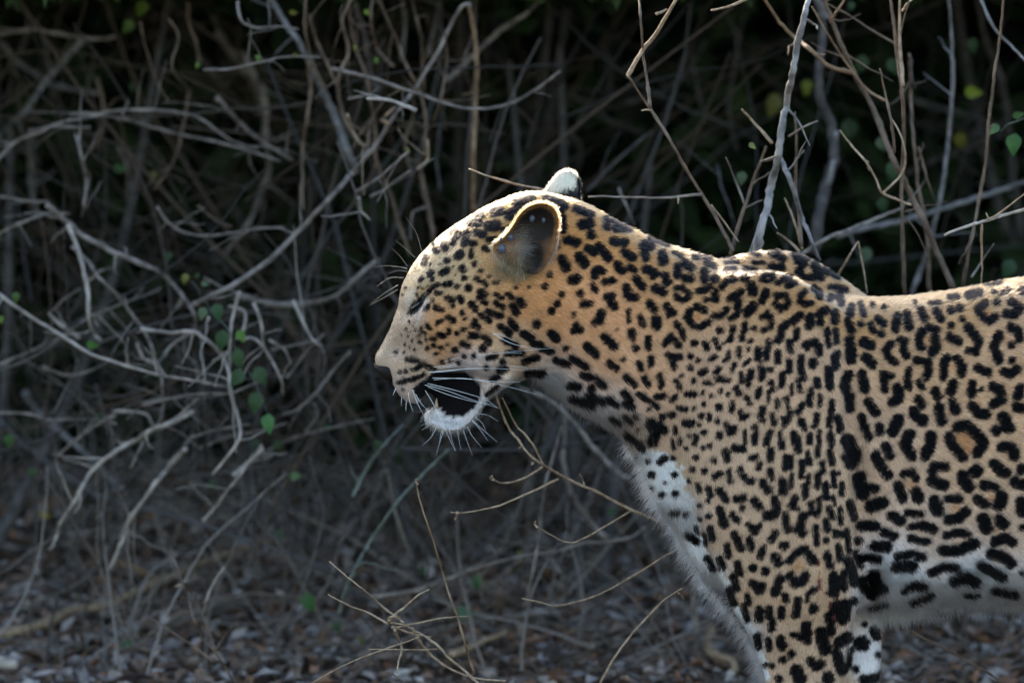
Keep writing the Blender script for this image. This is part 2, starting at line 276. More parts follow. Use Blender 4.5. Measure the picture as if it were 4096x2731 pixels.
# ---------------------------------------------------------------- coat pattern: strokes x y [x y ...] radius, measured on the animal
SPOTS = {
'H': """860 208 960 188 14;830 275 925 235 24;750 262 785 252 22;655 275 695 268 14;630 320 675 312 20;725 332 765 328 26;662 365 692 375 20;800 355 835 338 14;722 402 755 398 12;702 447 722 458 13;
535 420 568 372 14;525 368 560 348 9;596 425 612 368 17;632 420 650 420 15;488 432 496 450 17;445 458 452 462 15;434 425 7;562 490 578 475 20;632 462 634 495 13;500 512 511 512 14;382 530 395 493 13;648 528 13;584 550 591 562 17;
480 577 506 563 18;414 585 425 573 16;430 613 11;362 618 378 602 9;598 606 14;660 603 672 617 13;698 622 716 640 11;682 565 11;725 595 9;752 625 770 627 11;498 637 525 632 15;558 648 14;620 656 20;430 652 462 635 12;
318 780 352 740 381 705 410 675 428 658 11;330 768 360 732 21;447 683 472 683 12;508 708 532 718 17;432 715 10;574 708 582 722 18;535 750 12;445 758 480 770 15;395 768 408 750 13;632 740 655 765 18;680 673 710 692 14;672 703 712 737 13;
765 687 797 710 10;762 735 800 755 13;825 687 845 705 13;888 725 900 742 18;850 750 872 785 18;868 655 9;935 650 6;587 787 15;597 815 11;512 810 543 828 16;450 842 477 828 12;398 855 415 866 11;655 828 14;640 850 672 862 14;
682 797 730 828 14;722 778 790 805 16;593 873 13;557 893 12;513 873 517 888 14;465 903 488 908 16;630 903 660 907 16;703 915 727 938 18;788 858 835 893 17;838 828 868 868 15;905 895 945 917 18;978 848 20;812 930 868 960 16;
585 945 618 963 14;546 980 16;693 973 21;433 958 12;475 970 14;453 1000 11;405 972 11;422 920 448 924 8;398 930 8;510 955 7;365 940 8;370 878 390 895 9;372 865 7;645 1015 14;595 1015 10;568 1050 11;520 1037 9;480 1045 11;
722 1022 765 1012 13;800 1043 14;713 1075 12;782 1090 815 1082 15;825 1000 900 996 14;958 948 1000 952 15;910 1045 980 1022 14;935 1068 1035 1078 14;925 1108 1010 1108 16;740 1135 775 1125 12;712 1215 772 1170 10;
295 1025 10;312 1030 350 1036 12;290 1090 11;260 1098 8;325 1085 395 1055 11;250 1150 290 1143 8;310 1140 385 1112 11;275 1185 5;240 990 9;385 1055 440 1080 12;320 800 4;305 830 4;330 850 4;290 870 4;315 885 5;340 880 4;300 910 4;325 930 5;350 915 4;285 950 4;310 965 5;335 975 6;270 900 4;345 830 4;300 790 3;360 900 5;280 990 4;
355 655 8;345 690 7;290 655 6;275 690 4;405 645 6;380 660 5;540 540 5;545 590 5;470 530 6;420 530 5""",
'N': """198 220 212 300 28;150 345 175 405 24;120 130 230 175 20;290 190 380 225 18;460 245 610 290 13;470 290 22;520 305 610 300 18;330 280 370 275 28;380 340 26;240 370 295 382 24;215 480 235 530 25;310 465 340 505 26;360 415 390 440 20;420 405 450 430 22;460 450 475 470 24;
505 375 525 378 24;570 380 24;570 435 615 468 22;680 395 715 405 26;680 440 695 470 20;783 450 790 485 26;715 360 815 392 16;850 440 900 462 10;960 462 1060 470 10;400 550 420 535 450 550 18;400 575 18;455 608 500 600 18;530 510 555 545 22;600 528 625 540 17;
635 590 675 640 22;690 535 745 555 24;730 580 16;800 575 812 610 24;875 515 868 570 20;915 500 945 525 22;915 585 945 585 22;740 645 790 665 22;1020 550 1022 590 22;1080 590 25;1035 500 1085 520 16;860 645 900 640 930 665 930 700 895 715 860 690 15;
990 660 1045 640 20;1080 665 1090 705 20;1030 710 1080 712 16;1145 545 1195 540 18;1120 635 1150 600 1195 590 16;1140 498 1210 495 8;1255 535 1310 545 18;1250 585 25;1285 625 1300 670 26;1165 705 1230 665 20;1205 755 1215 720 17;1175 815 1205 795 18;1405 515 1470 525 18;
1300 495 1360 498 8;1420 568 1370 565 1345 590 1370 602 1415 590 11;1445 615 1475 585 1510 580 16;1495 630 1540 615 17;1350 715 1375 665 22;1430 688 1485 685 16;1430 735 1460 765 1490 755 1500 720 18;1435 720 14;1265 785 1300 745 26;1555 545 1590 575 1640 585 18;
1600 660 1575 680 1570 720 1600 735 1635 730 16;1650 640 1675 660 1685 695 18;1745 697 22;1795 685 1805 730 20;1530 830 1565 800 22;1625 810 1620 860 25;1680 790 1715 770 24;1690 800 1685 850 18;1768 785 1772 830 22;1350 810 1385 790 1405 830 1400 860 18;1360 880 20;
1465 870 1490 850 22;1465 900 1445 940 22;1550 885 1548 925 18;1605 965 1650 950 1675 980 1675 1010 22;1610 990 14;1642 1070 30;1725 880 1735 970 16;1775 885 1780 950 16;1785 1020 1765 1040 1775 1090 22;1735 1110 1740 1210 24;1512 950 1518 1000 20;1390 950 1378 1045 18;
1445 1015 1438 1060 22;1330 990 1328 1045 18;1345 1100 1350 1155 20;1575 1040 1570 1090 1590 1160 18;1505 1060 1508 1115 18;1400 1105 17;1470 1130 1465 1195 17;1405 1185 1415 1225 18;1560 1170 1570 1230 17;1520 1195 1522 1250 13;1630 1225 1622 1310 17;1665 1165 1675 1205 18;
1845 1135 1825 1210 1860 1260 1850 1320 22;1245 1080 1280 1050 12;1075 800 1115 805 1150 765 18;940 775 925 810 950 850 20;980 750 1020 770 20;990 870 1040 840 18;860 845 880 865 16;895 885 905 925 15;810 745 825 790 22;855 785 16;750 820 750 865 24;710 730 735 765 22;
580 640 590 690 630 695 22;475 695 510 750 22;500 690 20;385 625 405 660 14;265 598 295 592 24;285 610 18;318 675 20;330 745 370 735 18;335 720 12;435 785 430 830 400 840 22;655 810 672 850 16;592 775 592 830 13;612 890 615 930 20;275 890 315 885 20;290 855 16;
455 925 505 980 22;350 975 405 1025 22;632 990 20;705 930 708 990 16;800 965 830 920 880 970 18;965 958 21;1020 960 1035 985 17;1078 935 1100 985 14;1130 955 10;1108 885 21;1185 870 1168 940 16;1255 845 1235 930 16;1305 872 15;1285 945 16;1270 990 14;1218 980 1218 1035 14;
1160 1005 1158 1040 13;1135 1055 14;1055 1045 1080 1035 15;985 1055 16;943 1032 17;820 1025 845 1045 880 1040 18;845 1065 852 1100 16;712 1045 718 1080 18;648 1070 660 1105 16;560 1050 11;480 1075 520 1105 18;265 1045 350 1100 15;175 1060 245 1085 16;232 993 15;150 905 180 935 22;
70 850 19;185 735 16;150 773 19;208 680 16;275 795 14;115 635 17;143 568 16;65 690 11;50 740 10;95 995 150 1010 15;940 1098 19;1000 1130 1030 1112 17;1085 1120 1105 1100 17;1192 1075 1180 1115 12;1090 1160 1135 1165 15;1165 1170 14;1232 1130 1240 1180 13;1290 1115 1275 1195 16;
575 1155 620 1200 17;680 1155 705 1200 16;768 1145 775 1205 16;895 1145 12;862 1170 882 1220 14;957 1170 15;1025 1180 1055 1190 14;1200 1215 1220 1250 17;1155 1250 15;1110 1230 15;1060 1255 13;1010 1240 12;920 1250 965 1250 16;835 1290 855 1260 14;750 1265 790 1262 18;
645 1250 720 1300 755 1325 14;560 1245 600 1290 18;570 1310 610 1330 18;475 1280 525 1320 16;330 1145 370 1160 18;405 1170 445 1205 20;378 1220 22;260 1205 300 1215 22;360 1260 450 1300 20;270 1280 380 1320 22;495 1395 540 1420 16;560 1385 610 1415 12;630 1383 11;700 1345 12;
832 1368 18;875 1330 910 1335 16;957 1330 13;1015 1305 14;1105 1325 25;1185 1295 1178 1345 17;1262 1265 1280 1305 15;1340 1220 1325 1265 17;1355 1325 1335 1370 20;1388 1240 1392 1290 13;1440 1280 1440 1330 13;1490 1270 1505 1320 16;1580 1310 1560 1350 20;1685 1260 1682 1310 13;1755 1300 1745 1380 18;
1400 430 1470 475 22;1545 450 1600 470 26;1560 480 1585 505 26;1655 515 1690 575 26;1725 535 1800 570 24;1850 615 1900 635 14;1770 635 1830 650 16;1740 635 12;1290 445 1330 450 10;1130 462 1190 462 10;1900 665 8""",
'F': """530 425 525 460 20;515 500 535 550 20;575 405 595 465 14;578 515 17;640 415 14;700 425 14;670 485 700 510 18;630 515 645 550 14;685 565 20;525 600 530 700 26;600 610 630 625 26;605 690 640 725 24;770 470 760 540 20;820 460 830 530 20;890 440 910 480 20;975 450 995 485 20;
860 400 10;940 405 990 403 10;1040 375 1085 367 12;1140 365 1200 350 20;1230 305 1310 300 10;1310 350 1350 335 12;1275 345 12;1425 340 22;1048 440 20;1095 430 20;1108 487 14;1050 520 16;935 530 975 545 18;895 555 880 600 895 635 20;965 590 970 640 950 660 24;785 595 810 605 16;800 640 815 680 20;
735 615 710 650 720 690 755 715 17;1040 580 1090 605 20;1140 530 1170 570 1190 600 22;1190 620 1180 670 1140 655 16;1230 405 1185 430 1210 470 1250 500 1280 475 18;1287 400 18;1365 400 1410 425 1380 465 1335 460 20;1360 530 1400 550 1405 590 20;1365 625 18;1300 570 1275 630 1300 705 22;
1325 765 1360 780 1395 750 20;1370 705 18;1185 745 1245 770 20;1025 690 1010 730 1010 790 20;1080 695 1110 735 1105 775 20;870 705 895 705 18;930 715 935 760 920 790 20;830 755 815 800 830 850 16;878 820 900 850 16;735 785 695 775 700 830 705 860 18;770 850 780 905 745 925 24;585 780 600 855 24;
515 780 495 840 520 890 525 960 22;620 925 655 980 24;965 865 980 895 22;1060 830 1050 865 24;1160 830 1155 880 22;1205 860 12;1265 840 1310 860 1315 910 1270 935 22;1410 850 1400 890 24;1390 950 1425 960 22;1160 945 1190 980 1230 990 24;1055 925 1075 970 24;880 910 895 935 22;850 985 22;915 1025 28;980 950 1000 1025 24""",
'L': """0 100 35 130 14;60 97 14;70 170 11;140 130 170 180 150 235 28;195 135 220 175 18;10 200 95 270 20;205 95 18;257 82 20;320 50 18;375 43 14;330 130 365 132 22;275 155 276 185 12;410 135 12;420 85 20;465 85 465 110 14;510 117 18;520 40 24;590 15 592 60 17;435 180 18;390 200 380 240 15;350 197 10;520 200 22;560 135 580 185 17;605 145 603 180 14;
640 65 650 100 18;675 85 16;720 150 22;765 45 750 90 20;765 115 15;818 85 823 130 18;880 100 885 140 16;915 65 910 120 14;970 35 1000 30 25;975 110 995 155 20;1075 0 1080 30 18;1065 85 1055 150 16;1150 10 1135 140 18;1185 100 1195 165 20;1235 0 1255 60 20;302 215 300 245 9;258 225 268 270 9;335 268 12;428 268 13;470 255 18;
660 165 668 235 12;722 185 718 235 18;805 175 780 245 18;860 190 870 260 18;940 190 960 270 26;1027 190 1023 235 15;1080 170 1070 310 14;1142 190 1148 245 20;1235 220 1270 290 1260 350 36;1220 320 20;1310 90 1330 160 1350 205 22;1408 145 1412 180 20;1515 110 1485 170 32;1345 20 1395 75 28;1575 190 1550 250 1590 305 30;1695 200 1690 250 1665 305 30;
1740 40 1755 115 26;1600 60 1610 90 26;1650 110 32;1630 25 20;1815 10 1835 55 22;1480 20 32;1840 150 1890 140 1950 190 1990 240 1950 290 28;1795 200 1820 260 1870 315 26;1930 40 1990 80 28;2100 95 2125 155 32;2060 170 28;2060 10 30;2165 40 2213 50 28;2090 260 2150 265 2160 310 26;2050 355 2085 395 2110 405 28;2200 380 28;2165 455 2213 470 28;
1945 395 36;1870 415 1880 450 1905 480 30;1775 370 1720 365 1705 395 26;1705 450 1765 470 30;1545 410 1590 400 1610 435 20;1515 475 1540 545 24;1615 510 1625 545 30;1445 255 1470 310 22;1390 310 1415 360 1455 415 28;1300 430 1320 520 34;1380 490 26;1365 590 1425 570 34;1250 570 1275 650 20;1480 645 1530 670 28;1565 625 1635 635 18;1715 565 1735 610 36;1795 545 1855 550 20;1790 665 1850 655 1890 620 26;
1990 470 2050 485 24;1955 550 2000 580 24;2090 535 2075 585 32;2195 560 2200 620 28;1985 660 2005 710 34;2075 665 2100 690 28;2050 785 2110 765 2145 790 26;2205 705 18;1780 750 1850 735 1905 750 20;1760 835 1840 840 1940 800 28;1580 705 1640 695 16;1660 700 1705 715 26;1585 770 1670 785 20;1430 735 1490 755 22;1310 700 1385 700 26;1385 810 1455 815 28;1300 780 24;1510 870 1600 855 1650 875 20;1500 930 1600 925 28;
1320 875 1405 885 20;2030 855 2090 870 2140 910 28;1980 920 2050 960 2095 985 24;1700 960 1770 930 1840 935 20;1830 1010 1900 985 1950 1015 28;1550 1060 1600 1030 1660 1040 20;1600 1130 1700 1090 18;1370 980 1395 1020 1370 1080 31;1430 1050 28;1390 970 24;2050 1060 2170 1085 20;1360 1165 1450 1140 14;1890 1085 1960 1085 10;2205 960 14;
125 345 13;190 345 220 325 18;145 415 20;270 415 18;265 325 14;200 525 16;275 520 18;255 632 285 630 18;335 635 16;140 490 12;220 460 8;345 750 395 790 18;390 705 400 745 8;450 880 490 940 16;60 320 10;390 318 18;490 335 18;555 285 565 325 22;610 262 650 275 24;370 385 16;435 395 20;495 420 525 405 20;350 450 10;400 470 410 505 13;460 490 472 530 18;520 500 560 555 20;
575 395 580 450 17;640 385 20;645 410 685 450 20;705 445 22;700 320 730 310 18;750 350 18;740 380 15;765 460 795 500 24;810 280 805 325 22;805 390 815 430 18;885 380 890 310 915 320 915 370 18;870 450 880 510 24;925 420 922 480 16;980 340 978 420 17;1015 295 1027 350 17;995 470 998 530 18;1022 420 1015 470 13;1075 410 1068 480 17;1095 345 1097 400 14;1140 295 1150 350 20;1115 470 1115 540 20;
1158 400 1162 475 14;1185 405 12;1205 465 1207 520 15;1158 530 1165 580 10;1030 570 1030 620 1060 640 1080 610 1075 550 16;945 540 920 590 950 600 18;835 550 840 610 22;720 560 745 590 26;620 545 660 545 22;650 600 18;785 640 830 635 26;590 635 620 665 18;455 560 14;410 585 13;460 645 16;412 660 12;520 610 540 650 545 690 24;890 640 905 720 20;990 640 970 700 985 740 24;955 725 18;
1130 600 1155 650 18;1195 600 1200 680 13;1115 670 1125 720 18;1060 710 1062 790 20;1115 775 20;1170 740 1210 745 22;470 710 480 770 18;437 750 445 800 12;685 690 720 730 745 700 18;605 740 625 790 640 825 20;690 770 700 825 18;810 775 835 735 20;880 808 26;560 810 568 865 18;770 815 750 870 18;830 870 850 895 28;915 890 940 850 1000 820 18;1020 860 1040 890 26;1125 860 1138 920 22;1185 810 1195 880 18;
1235 720 1245 840 12;1240 890 1265 960 1275 1010 24;1285 850 1310 920 16;1315 1000 1330 1050 22;520 880 540 930 18;620 905 635 965 18;705 930 24;775 950 24;920 970 940 1020 980 1010 1000 970 24;595 980 620 1050 18;710 1020 740 1055 760 1030 24;860 990 830 1070 24;1160 980 1160 1070 30;1215 960 1218 1045 18;575 1050 600 1130 18;675 1085 685 1125 15;885 1080 895 1110 18;1050 1050 1015 1080 1010 1110 14;
740 1165 742 1215 22;800 1155 795 1200 18;868 1160 868 1200 20;808 1220 808 1270 18;655 1140 675 1220 15;960 1110 945 1190 22;1045 1160 26;1170 1150 1220 1140 1210 1210 36;1270 1115 20;1130 1200 1150 1290 22;1005 1250 1010 1330 26;930 1300 980 1320 16;1085 1290 1110 1380 32;1190 1345 1235 1315 30;730 1310 738 1365 18;793 1330 797 1380 15;860 1325 870 1365 24;920 1410 22;872 1440 20;812 1475 14;
1030 1445 1060 1480 1090 1460 24;1175 1400 1190 1460 1205 1500 26;950 1500 970 1545 36;850 1545 20;1130 1540 34;775 1470 10;1315 1350 44;1385 1275 1400 1310 24;1410 1412 16;1280 1490 18;1320 1550 1400 1540 24;1330 1240 14;1420 1520 18;1255 1380 1240 1470 12""",
}
FILL = {'N': "890 680 14;1460 720 12;1600 700 20;985 810 30;1380 840 12;430 575 14;880 545 10;1640 1000 14",
 'L': "1880 210 1900 260 55;1830 600 40;1590 470 40;1850 790 1900 790 26;2030 540 32;2060 720 26;1430 330 22;1630 740 20;1640 260 24;1630 80 16;1850 470 14;960 920 40;860 1120 24;1110 1320 20;880 1380 30;2110 300 18;2050 900 20",
 'F': "930 600 26;1060 740 24;1250 450 22;1340 590 24;760 660 18;730 850 18;1290 900 16;1200 920 20;1110 1130 30"}
GX0, GY0, GS = 1400, 600, 2.0                      # pattern grid: origin and step in photo pixels
GW, GH = 2500, 1480
def raster(data, field, accept):
    for f, txt in data.items():
        for s in txt.replace('\n', '').split(';'):
            q = [float(x) for x in s.split()]
            if len(q) < 3: continue
            sc = FR[f][2]; r = q[-1] / sc; pts = np.array([src(f, q[i], q[i + 1]) for i in range(0, len(q) - 1, 2)])
            if accept and not accept(f, *pts.mean(0)): continue
            lo = ((pts.min(0) - r - 40 - (GX0, GY0)) / GS).astype(int); hi = ((pts.max(0) + r + 40 - (GX0, GY0)) / GS).astype(int) + 1
            x0, y0 = max(lo[0], 0), max(lo[1], 0); x1, y1 = min(hi[0], GW), min(hi[1], GH)
            if x1 <= x0 or y1 <= y0: continue
            X, Y = np.meshgrid(GX0 + np.arange(x0, x1) * GS, GY0 + np.arange(y0, y1) * GS)
            if len(pts) == 1: d = np.hypot(X - pts[0, 0], Y - pts[0, 1])
            else:
                d = np.full(X.shape, 1e9)
                for a, b in zip(pts[:-1], pts[1:]):
                    e = b - a; t = np.clip(((X - a[0]) * e[0] + (Y - a[1]) * e[1]) / (e @ e + 1e-9), 0, 1)
                    d = np.minimum(d, np.hypot(X - a[0] - t * e[0], Y - a[1] - t * e[1]))
            field[y0:y1, x0:x1] = np.minimum(field[y0:y1, x0:x1], d - r)
    return field
def accept(f, x, y):
    if f == 'H': return x < 2150 or y < 740
    if f == 'N': return x >= 2150 and x < 3388 and (y < 1645 or x < 2500)
    if f == 'F': return x >= 3388 and y < 1645
    return y >= 1645 and x >= 2500
SPOT = raster(SPOTS, np.full((GH, GW), 40.0), accept); SPOTFILL = raster(FILL, np.full((GH, GW), 40.0), None)
# the hind quarters, which the photo does not reach, carry free rosettes
rr_ = np.random.default_rng(3); extra = []
for gx in range(2900, 6500, 92):
    for gy in range(1120, 3500, 92):
        if gx < 4140 and gy < 2760: continue
        low = gy > 2250; q = 20 if low else 27
        cx, cy_ = gx + rr_.uniform(-25, 25), gy + rr_.uniform(-25, 25); a0 = rr_.uniform(0, 6.3)
        extra.append('%.0f %.0f %.0f %.0f 15' % (cx, cy_ - 9, cx + 6, cy_ + 9) if low or rr_.random() < .25 else ' '.join('%.0f %.0f' % (cx + q * math.cos(a0 + t), cy_ + q * math.sin(a0 + t)) for t in (0, .9, 1.8, 2.7, 3.6)) + ' 12')
raster({'S': ';'.join(extra)}, SPOT, None)
def sample(G, px, py):
    x = np.clip((px - GX0) / GS, 0, GW - 1.001); y = np.clip((py - GY0) / GS, 0, GH - 1.001)
    i, j = x.astype(int), y.astype(int); fx, fy = x - i, y - j
    return (G[j, i] * (1 - fx) + G[j, i + 1] * fx) * (1 - fy) + (G[j + 1, i] * (1 - fx) + G[j + 1, i + 1] * fx) * fy
def in_poly(px, py, P):
    c = np.zeros(px.shape, bool); n = len(P); j = n - 1
    for i in range(n):
        (xi, yi), (xj, yj) = P[i], P[j]
        k = ((yi > py) != (yj > py)) & (px < (xj - xi) * (py - yi) / (yj - yi + 1e-9) + xi); c ^= k; j = i
    return c
MOUTH = [src('H', *p) for p in [(318,1182),(350,1158),(385,1142),(430,1100),(500,1092),(590,1088),(625,1112),(660,1138),(680,1165),(684,1205),(668,1248),(640,1292),(603,1322),(553,1337),(505,1318),(470,1302),(432,1280),(398,1262),(370,1248),(345,1235),(330,1205)]]
WHITE = [src('L', *p) for p in [(40,290),(180,285),(285,322),(318,450),(368,560),(398,680),(445,800),(520,960),(592,1060),(668,1200),(735,1330),(780,1450),(788,1568),(400,1568),(200,1000),(-60,400)]]
# base colours and hair direction / length by region (photo x, y -> value), blended by distance
REG = [ (1632,1200,20,.74,.66,.52, .5,-.85,4), (1690,1205,16,.66,.60,.52, .6,-.7,4), # x, y, spread, r,g,b, dirx, diry, length mm
 (1530,1370,70,.43,.34,.23, .35,-.95,4), (1570,1250,60,.50,.385,.255, .35,-.95,4.5), (1650,1060,80,.54,.44,.29, .5,-.85,5), (1750,950,110,.55,.42,.24, .75,-.65,6.5), (1900,850,110,.55,.34,.14, .9,-.4,8), (2100,790,110,.55,.32,.12, 1,.05,9),
 (1800,1090,90,.53,.43,.27, .85,-.45,6), (1662,1262,36,.56,.49,.41, .6,-.6,4.5), (1625,1350,50,.37,.29,.205, .7,-.5,4), (1640,1480,55,.47,.355,.235, .95,.2,5), (1600,1545,40,.62,.52,.43, .8,.5,5), (1760,1260,70,.55,.31,.14, .95,0,6), (1850,1330,80,.55,.34,.18, .95,.1,8),
 (1970,1150,80,.56,.36,.19, .9,.0,9), (1880,1450,45,.80,.72,.66, .7,.5,10), (1960,1500,50,.72,.60,.48, .75,.65,12), (1740,1690,60,.74,.69,.63, .15,1,8), (1870,1640,50,.78,.72,.66, .45,.9,8), (2060,1400,70,.60,.42,.26, .8,.5,11),
 (2200,1150,120,.58,.33,.16, .85,.4,11), (2300,900,120,.54,.31,.13, .95,.35,11), (2550,960,120,.50,.28,.11, .9,.45,12), (2800,1040,120,.46,.26,.11, .95,.25,12), (2400,1250,140,.60,.33,.16, .85,.5,11), (2350,1450,120,.60,.36,.19, .75,.6,13), (2250,1540,85,.86,.77,.69, .6,.75,17), (2420,1640,85,.82,.72,.63, .45,.85,18),
 (2560,1450,120,.57,.34,.18, .7,.7,11), (2550,1720,80,.60,.42,.28, .3,.95,16), (2700,1200,130,.50,.30,.14, .85,.5,11), (2850,1450,150,.50,.33,.19, .5,.85,9), (3000,1250,130,.46,.28,.13, .75,.6,10), (3200,1150,90,.45,.27,.12, .85,.5,10), (3200,1500,150,.49,.32,.18, .35,.93,9),
 (2850,1850,150,.51,.36,.22, .25,.97,9), (3200,1900,150,.49,.34,.20, .15,1,8.5), (3000,2250,150,.51,.36,.22, .15,1,9), (3250,2350,130,.49,.34,.20, .25,.97,9), (3150,2600,130,.53,.38,.24, .05,1,9), (2700,2050,60,.84,.80,.76, -.15,1,20), (2850,2300,50,.84,.80,.76, -.3,.95,20), (3000,2550,50,.80,.75,.70, -.3,.95,18),
 (3450,1250,100,.47,.29,.13, .95,.3,12), (3800,1200,120,.47,.29,.13, 1,.1,12), (3700,1450,150,.51,.34,.19, .9,.45,13), (4050,1500,150,.52,.34,.19, .95,.3,13), (3600,1800,140,.53,.37,.23, .6,.8,13), (3900,1850,150,.53,.36,.21, .85,.5,14), (3700,2120,120,.60,.46,.33, .6,.8,13), (4050,2120,120,.58,.43,.29, .8,.6,13),
 (3600,2288,86,.95,.92,.89, .5,.87,16), (3900,2325,94,.95,.91,.87, .6,.8,17), (4200,2350,120,.93,.88,.83, .6,.8,17), (3500,2420,60,.86,.82,.78, .4,.9,16), (3490,2600,60,.84,.80,.77, 0,1,10), (4600,1200,250,.47,.29,.13, 1,.2,12), (4600,1900,300,.52,.35,.2, .8,.6,13), (5000,2600,250,.56,.42,.28, .2,1,9), (3200,3100,200,.56,.42,.28, 0,1,8), (5200,1300,200,.5,.32,.16, .7,.7,12)]  # belly and throat whites raised further, standing in for light from below
REG = np.array(REG, float); _w = REG[:, 3] - REG[:, 5] > .12; REG[_w, 3:6] *= np.array([1.14, 1.07, 1.05])
_g = REG[:, 3:6].mean(1, keepdims=True); _d = np.clip((REG[:, 0] - 2300) / 500, 0, 1)[:, None]; REG[:, 3:6] = _g + (REG[:, 3:6] - _g) * (1.0 - .06 * _d); REG[:, 3:6] *= 1 + .05 * _d; _t = np.maximum(np.clip((1330 - REG[:, 1]) / 380, 0, 1) * (REG[:, 0] > 1600), np.clip((1600 - REG[:, 1]) / 380, 0, 1) * (REG[:, 0] > 3300))[:, None]; REG[:, 3:6] *= 1 + _t * np.array([-.10, -.20, -.36]); REG[:, 3:6] *= np.array([1.02, .985, 1.02])
def region(px, py):
    out = np.zeros((len(px), 6)); wsum = np.zeros(len(px))
    for q in REG:
        w = np.exp(-.5 * np.minimum(((px - q[0]) ** 2 + (py - q[1]) ** 2) / (q[2] * .8) ** 2, 60)) + 1e-9 / (1 + ((px - q[0]) ** 2 + (py - q[1]) ** 2))
        out += w[:, None] * q[3:9]; wsum += w
    return out / wsum[:, None]
def vnoise(px, py, cell, seed):
    g = np.random.default_rng(seed).random((256, 256)); x, y = px / cell + 500, py / cell + 500
    i, j = np.floor(x).astype(int), np.floor(y).astype(int); fx, fy = x - i, y - j; fx = fx * fx * (3 - 2 * fx); fy = fy * fy * (3 - 2 * fy)
    G = lambda a, b: g[(j + b) % 256, (i + a) % 256]
    return (G(0, 0) * (1 - fx) + G(1, 0) * fx) * (1 - fy) + (G(0, 1) * (1 - fx) + G(1, 1) * fx) * fy - .5
BLACK = np.array([.006, .0055, .006])
def spot_mask(px, py, th=None):
    dn = np.maximum(np.exp(-.5 * (((px - 3000) / 330) ** 2 + ((py - 1750) / 420) ** 2)), np.exp(-.5 * (((px - 1800) / 170) ** 2 + ((py - 1250) / 220) ** 2)))   # densely spotted shoulder and cheek: finer marks
    d = sample(SPOT, px + 3.2 * vnoise(px, py, 15, 2), py + 3.2 * vnoise(px, py, 15, 3)); k = np.clip(.5 - (d - 3.9 + 2.8 * dn) / 4.0, 0, 1)
    return k if th is None else (th < k) * 1.0
def coat(px, py, depth_y, jitter=True, rng=RNG, spots=True):
    rg = region(px, py); c = rg[:, :3].copy()
    w = in_poly(px + 40 * vnoise(px, py, 22, 1) + 14 * vnoise(px, py, 6, 4), py + 30 * vnoise(px, py, 18, 7), WHITE) & (depth_y < .05); c[w] = (.92, .90, .88)
    c *= (1 + .22 * vnoise(px, py, 60, 5) + .14 * vnoise(px, py, 18, 6))[:, None]
    fl = sample(SPOTFILL, px, py); k = np.clip(-fl / 14, 0, 1)[:, None]; c = c * (1 - k) + c * np.array([.88, .72, .58]) * k
    k = spot_mask(px, py) if spots else np.zeros(len(px))
    c = c * (1 - k[:, None]) + BLACK * k[:, None]
    # old scratches on the forearm and neck
    for f, P, wd in (('L', [(1070,890),(1075,960),(1080,1040),(1125,1080),(1150,1180),(1180,1260)], 7), ('N', [(525,880),(560,875),(600,870)], 4)):
        Q = np.array([src(f, *p) for p in P]); dd = np.full(len(px), 1e9)
        for a, b in zip(Q[:-1], Q[1:]):
            e = b - a; t = np.clip(((px - a[0]) * e[0] + (py - a[1]) * e[1]) / (e @ e), 0, 1); dd = np.minimum(dd, np.hypot(px - a[0] - t * e[0], py - a[1] - t * e[1]))
        m = dd < wd * (.55 + 1.9 * vnoise(px, py, 16, 9)); c[m] = np.array([.13, .035, .028]) * (1 + 1.4 * vnoise(px[m], py[m], 9, 8))[:, None]
    # pale lines round the narrowed eye
    for P, wd in (([(1706,1178),(1690,1226),(1672,1275),(1664,1300)], 6), ([(1652,1164),(1637,1202),(1630,1226)], 8)):
        Q = np.array(P, float); dd = np.full(len(px), 1e9)
        for a, b in zip(Q[:-1], Q[1:]):
            e = b - a; t = np.clip(((px - a[0]) * e[0] + (py - a[1]) * e[1]) / (e @ e), 0, 1); dd = np.minimum(dd, np.hypot(px - a[0] - t * e[0], py - a[1] - t * e[1]))
        m = np.clip(1.5 - dd / wd, 0, 1)[:, None] * .5; c = c * (1 - m) + np.array([.74, .66, .56]) * m
    mo = in_poly(px, py, MOUTH); c[mo] = (.008, .007, .008)
    # dark rims of the lips
    return np.clip(c, .004, .95), rg[:, 3:5], rg[:, 5] * .001, k, mo

bpx, bpy_ = skin_px(BV, BN)
bc, bdir, blen, bk, bmouth = coat(bpx, bpy_, BV[:, 1], jitter=False)
BVs = BV - BN * (blen * .22)[:, None]               # the skin lies below the fur's outline
body_me.vertices.foreach_set('co', BVs.astype(np.float32).ravel())
a = body_me.attributes.new('tint', 'FLOAT_COLOR', 'POINT'); a.data.foreach_set('color', np.c_[bc * .8, np.ones(len(bc))].astype(np.float32).ravel())
body_me.materials.clear(); body_me.materials.append(mat_tint('leopard_skin', .9, .1, 0, .08)); body_me.update()
leopard = bpy.data.objects.new('leopard', body_me); COL.objects.link(leopard)
tag(leopard, 'spotted leopard in profile facing left with its mouth slightly open', 'leopard')

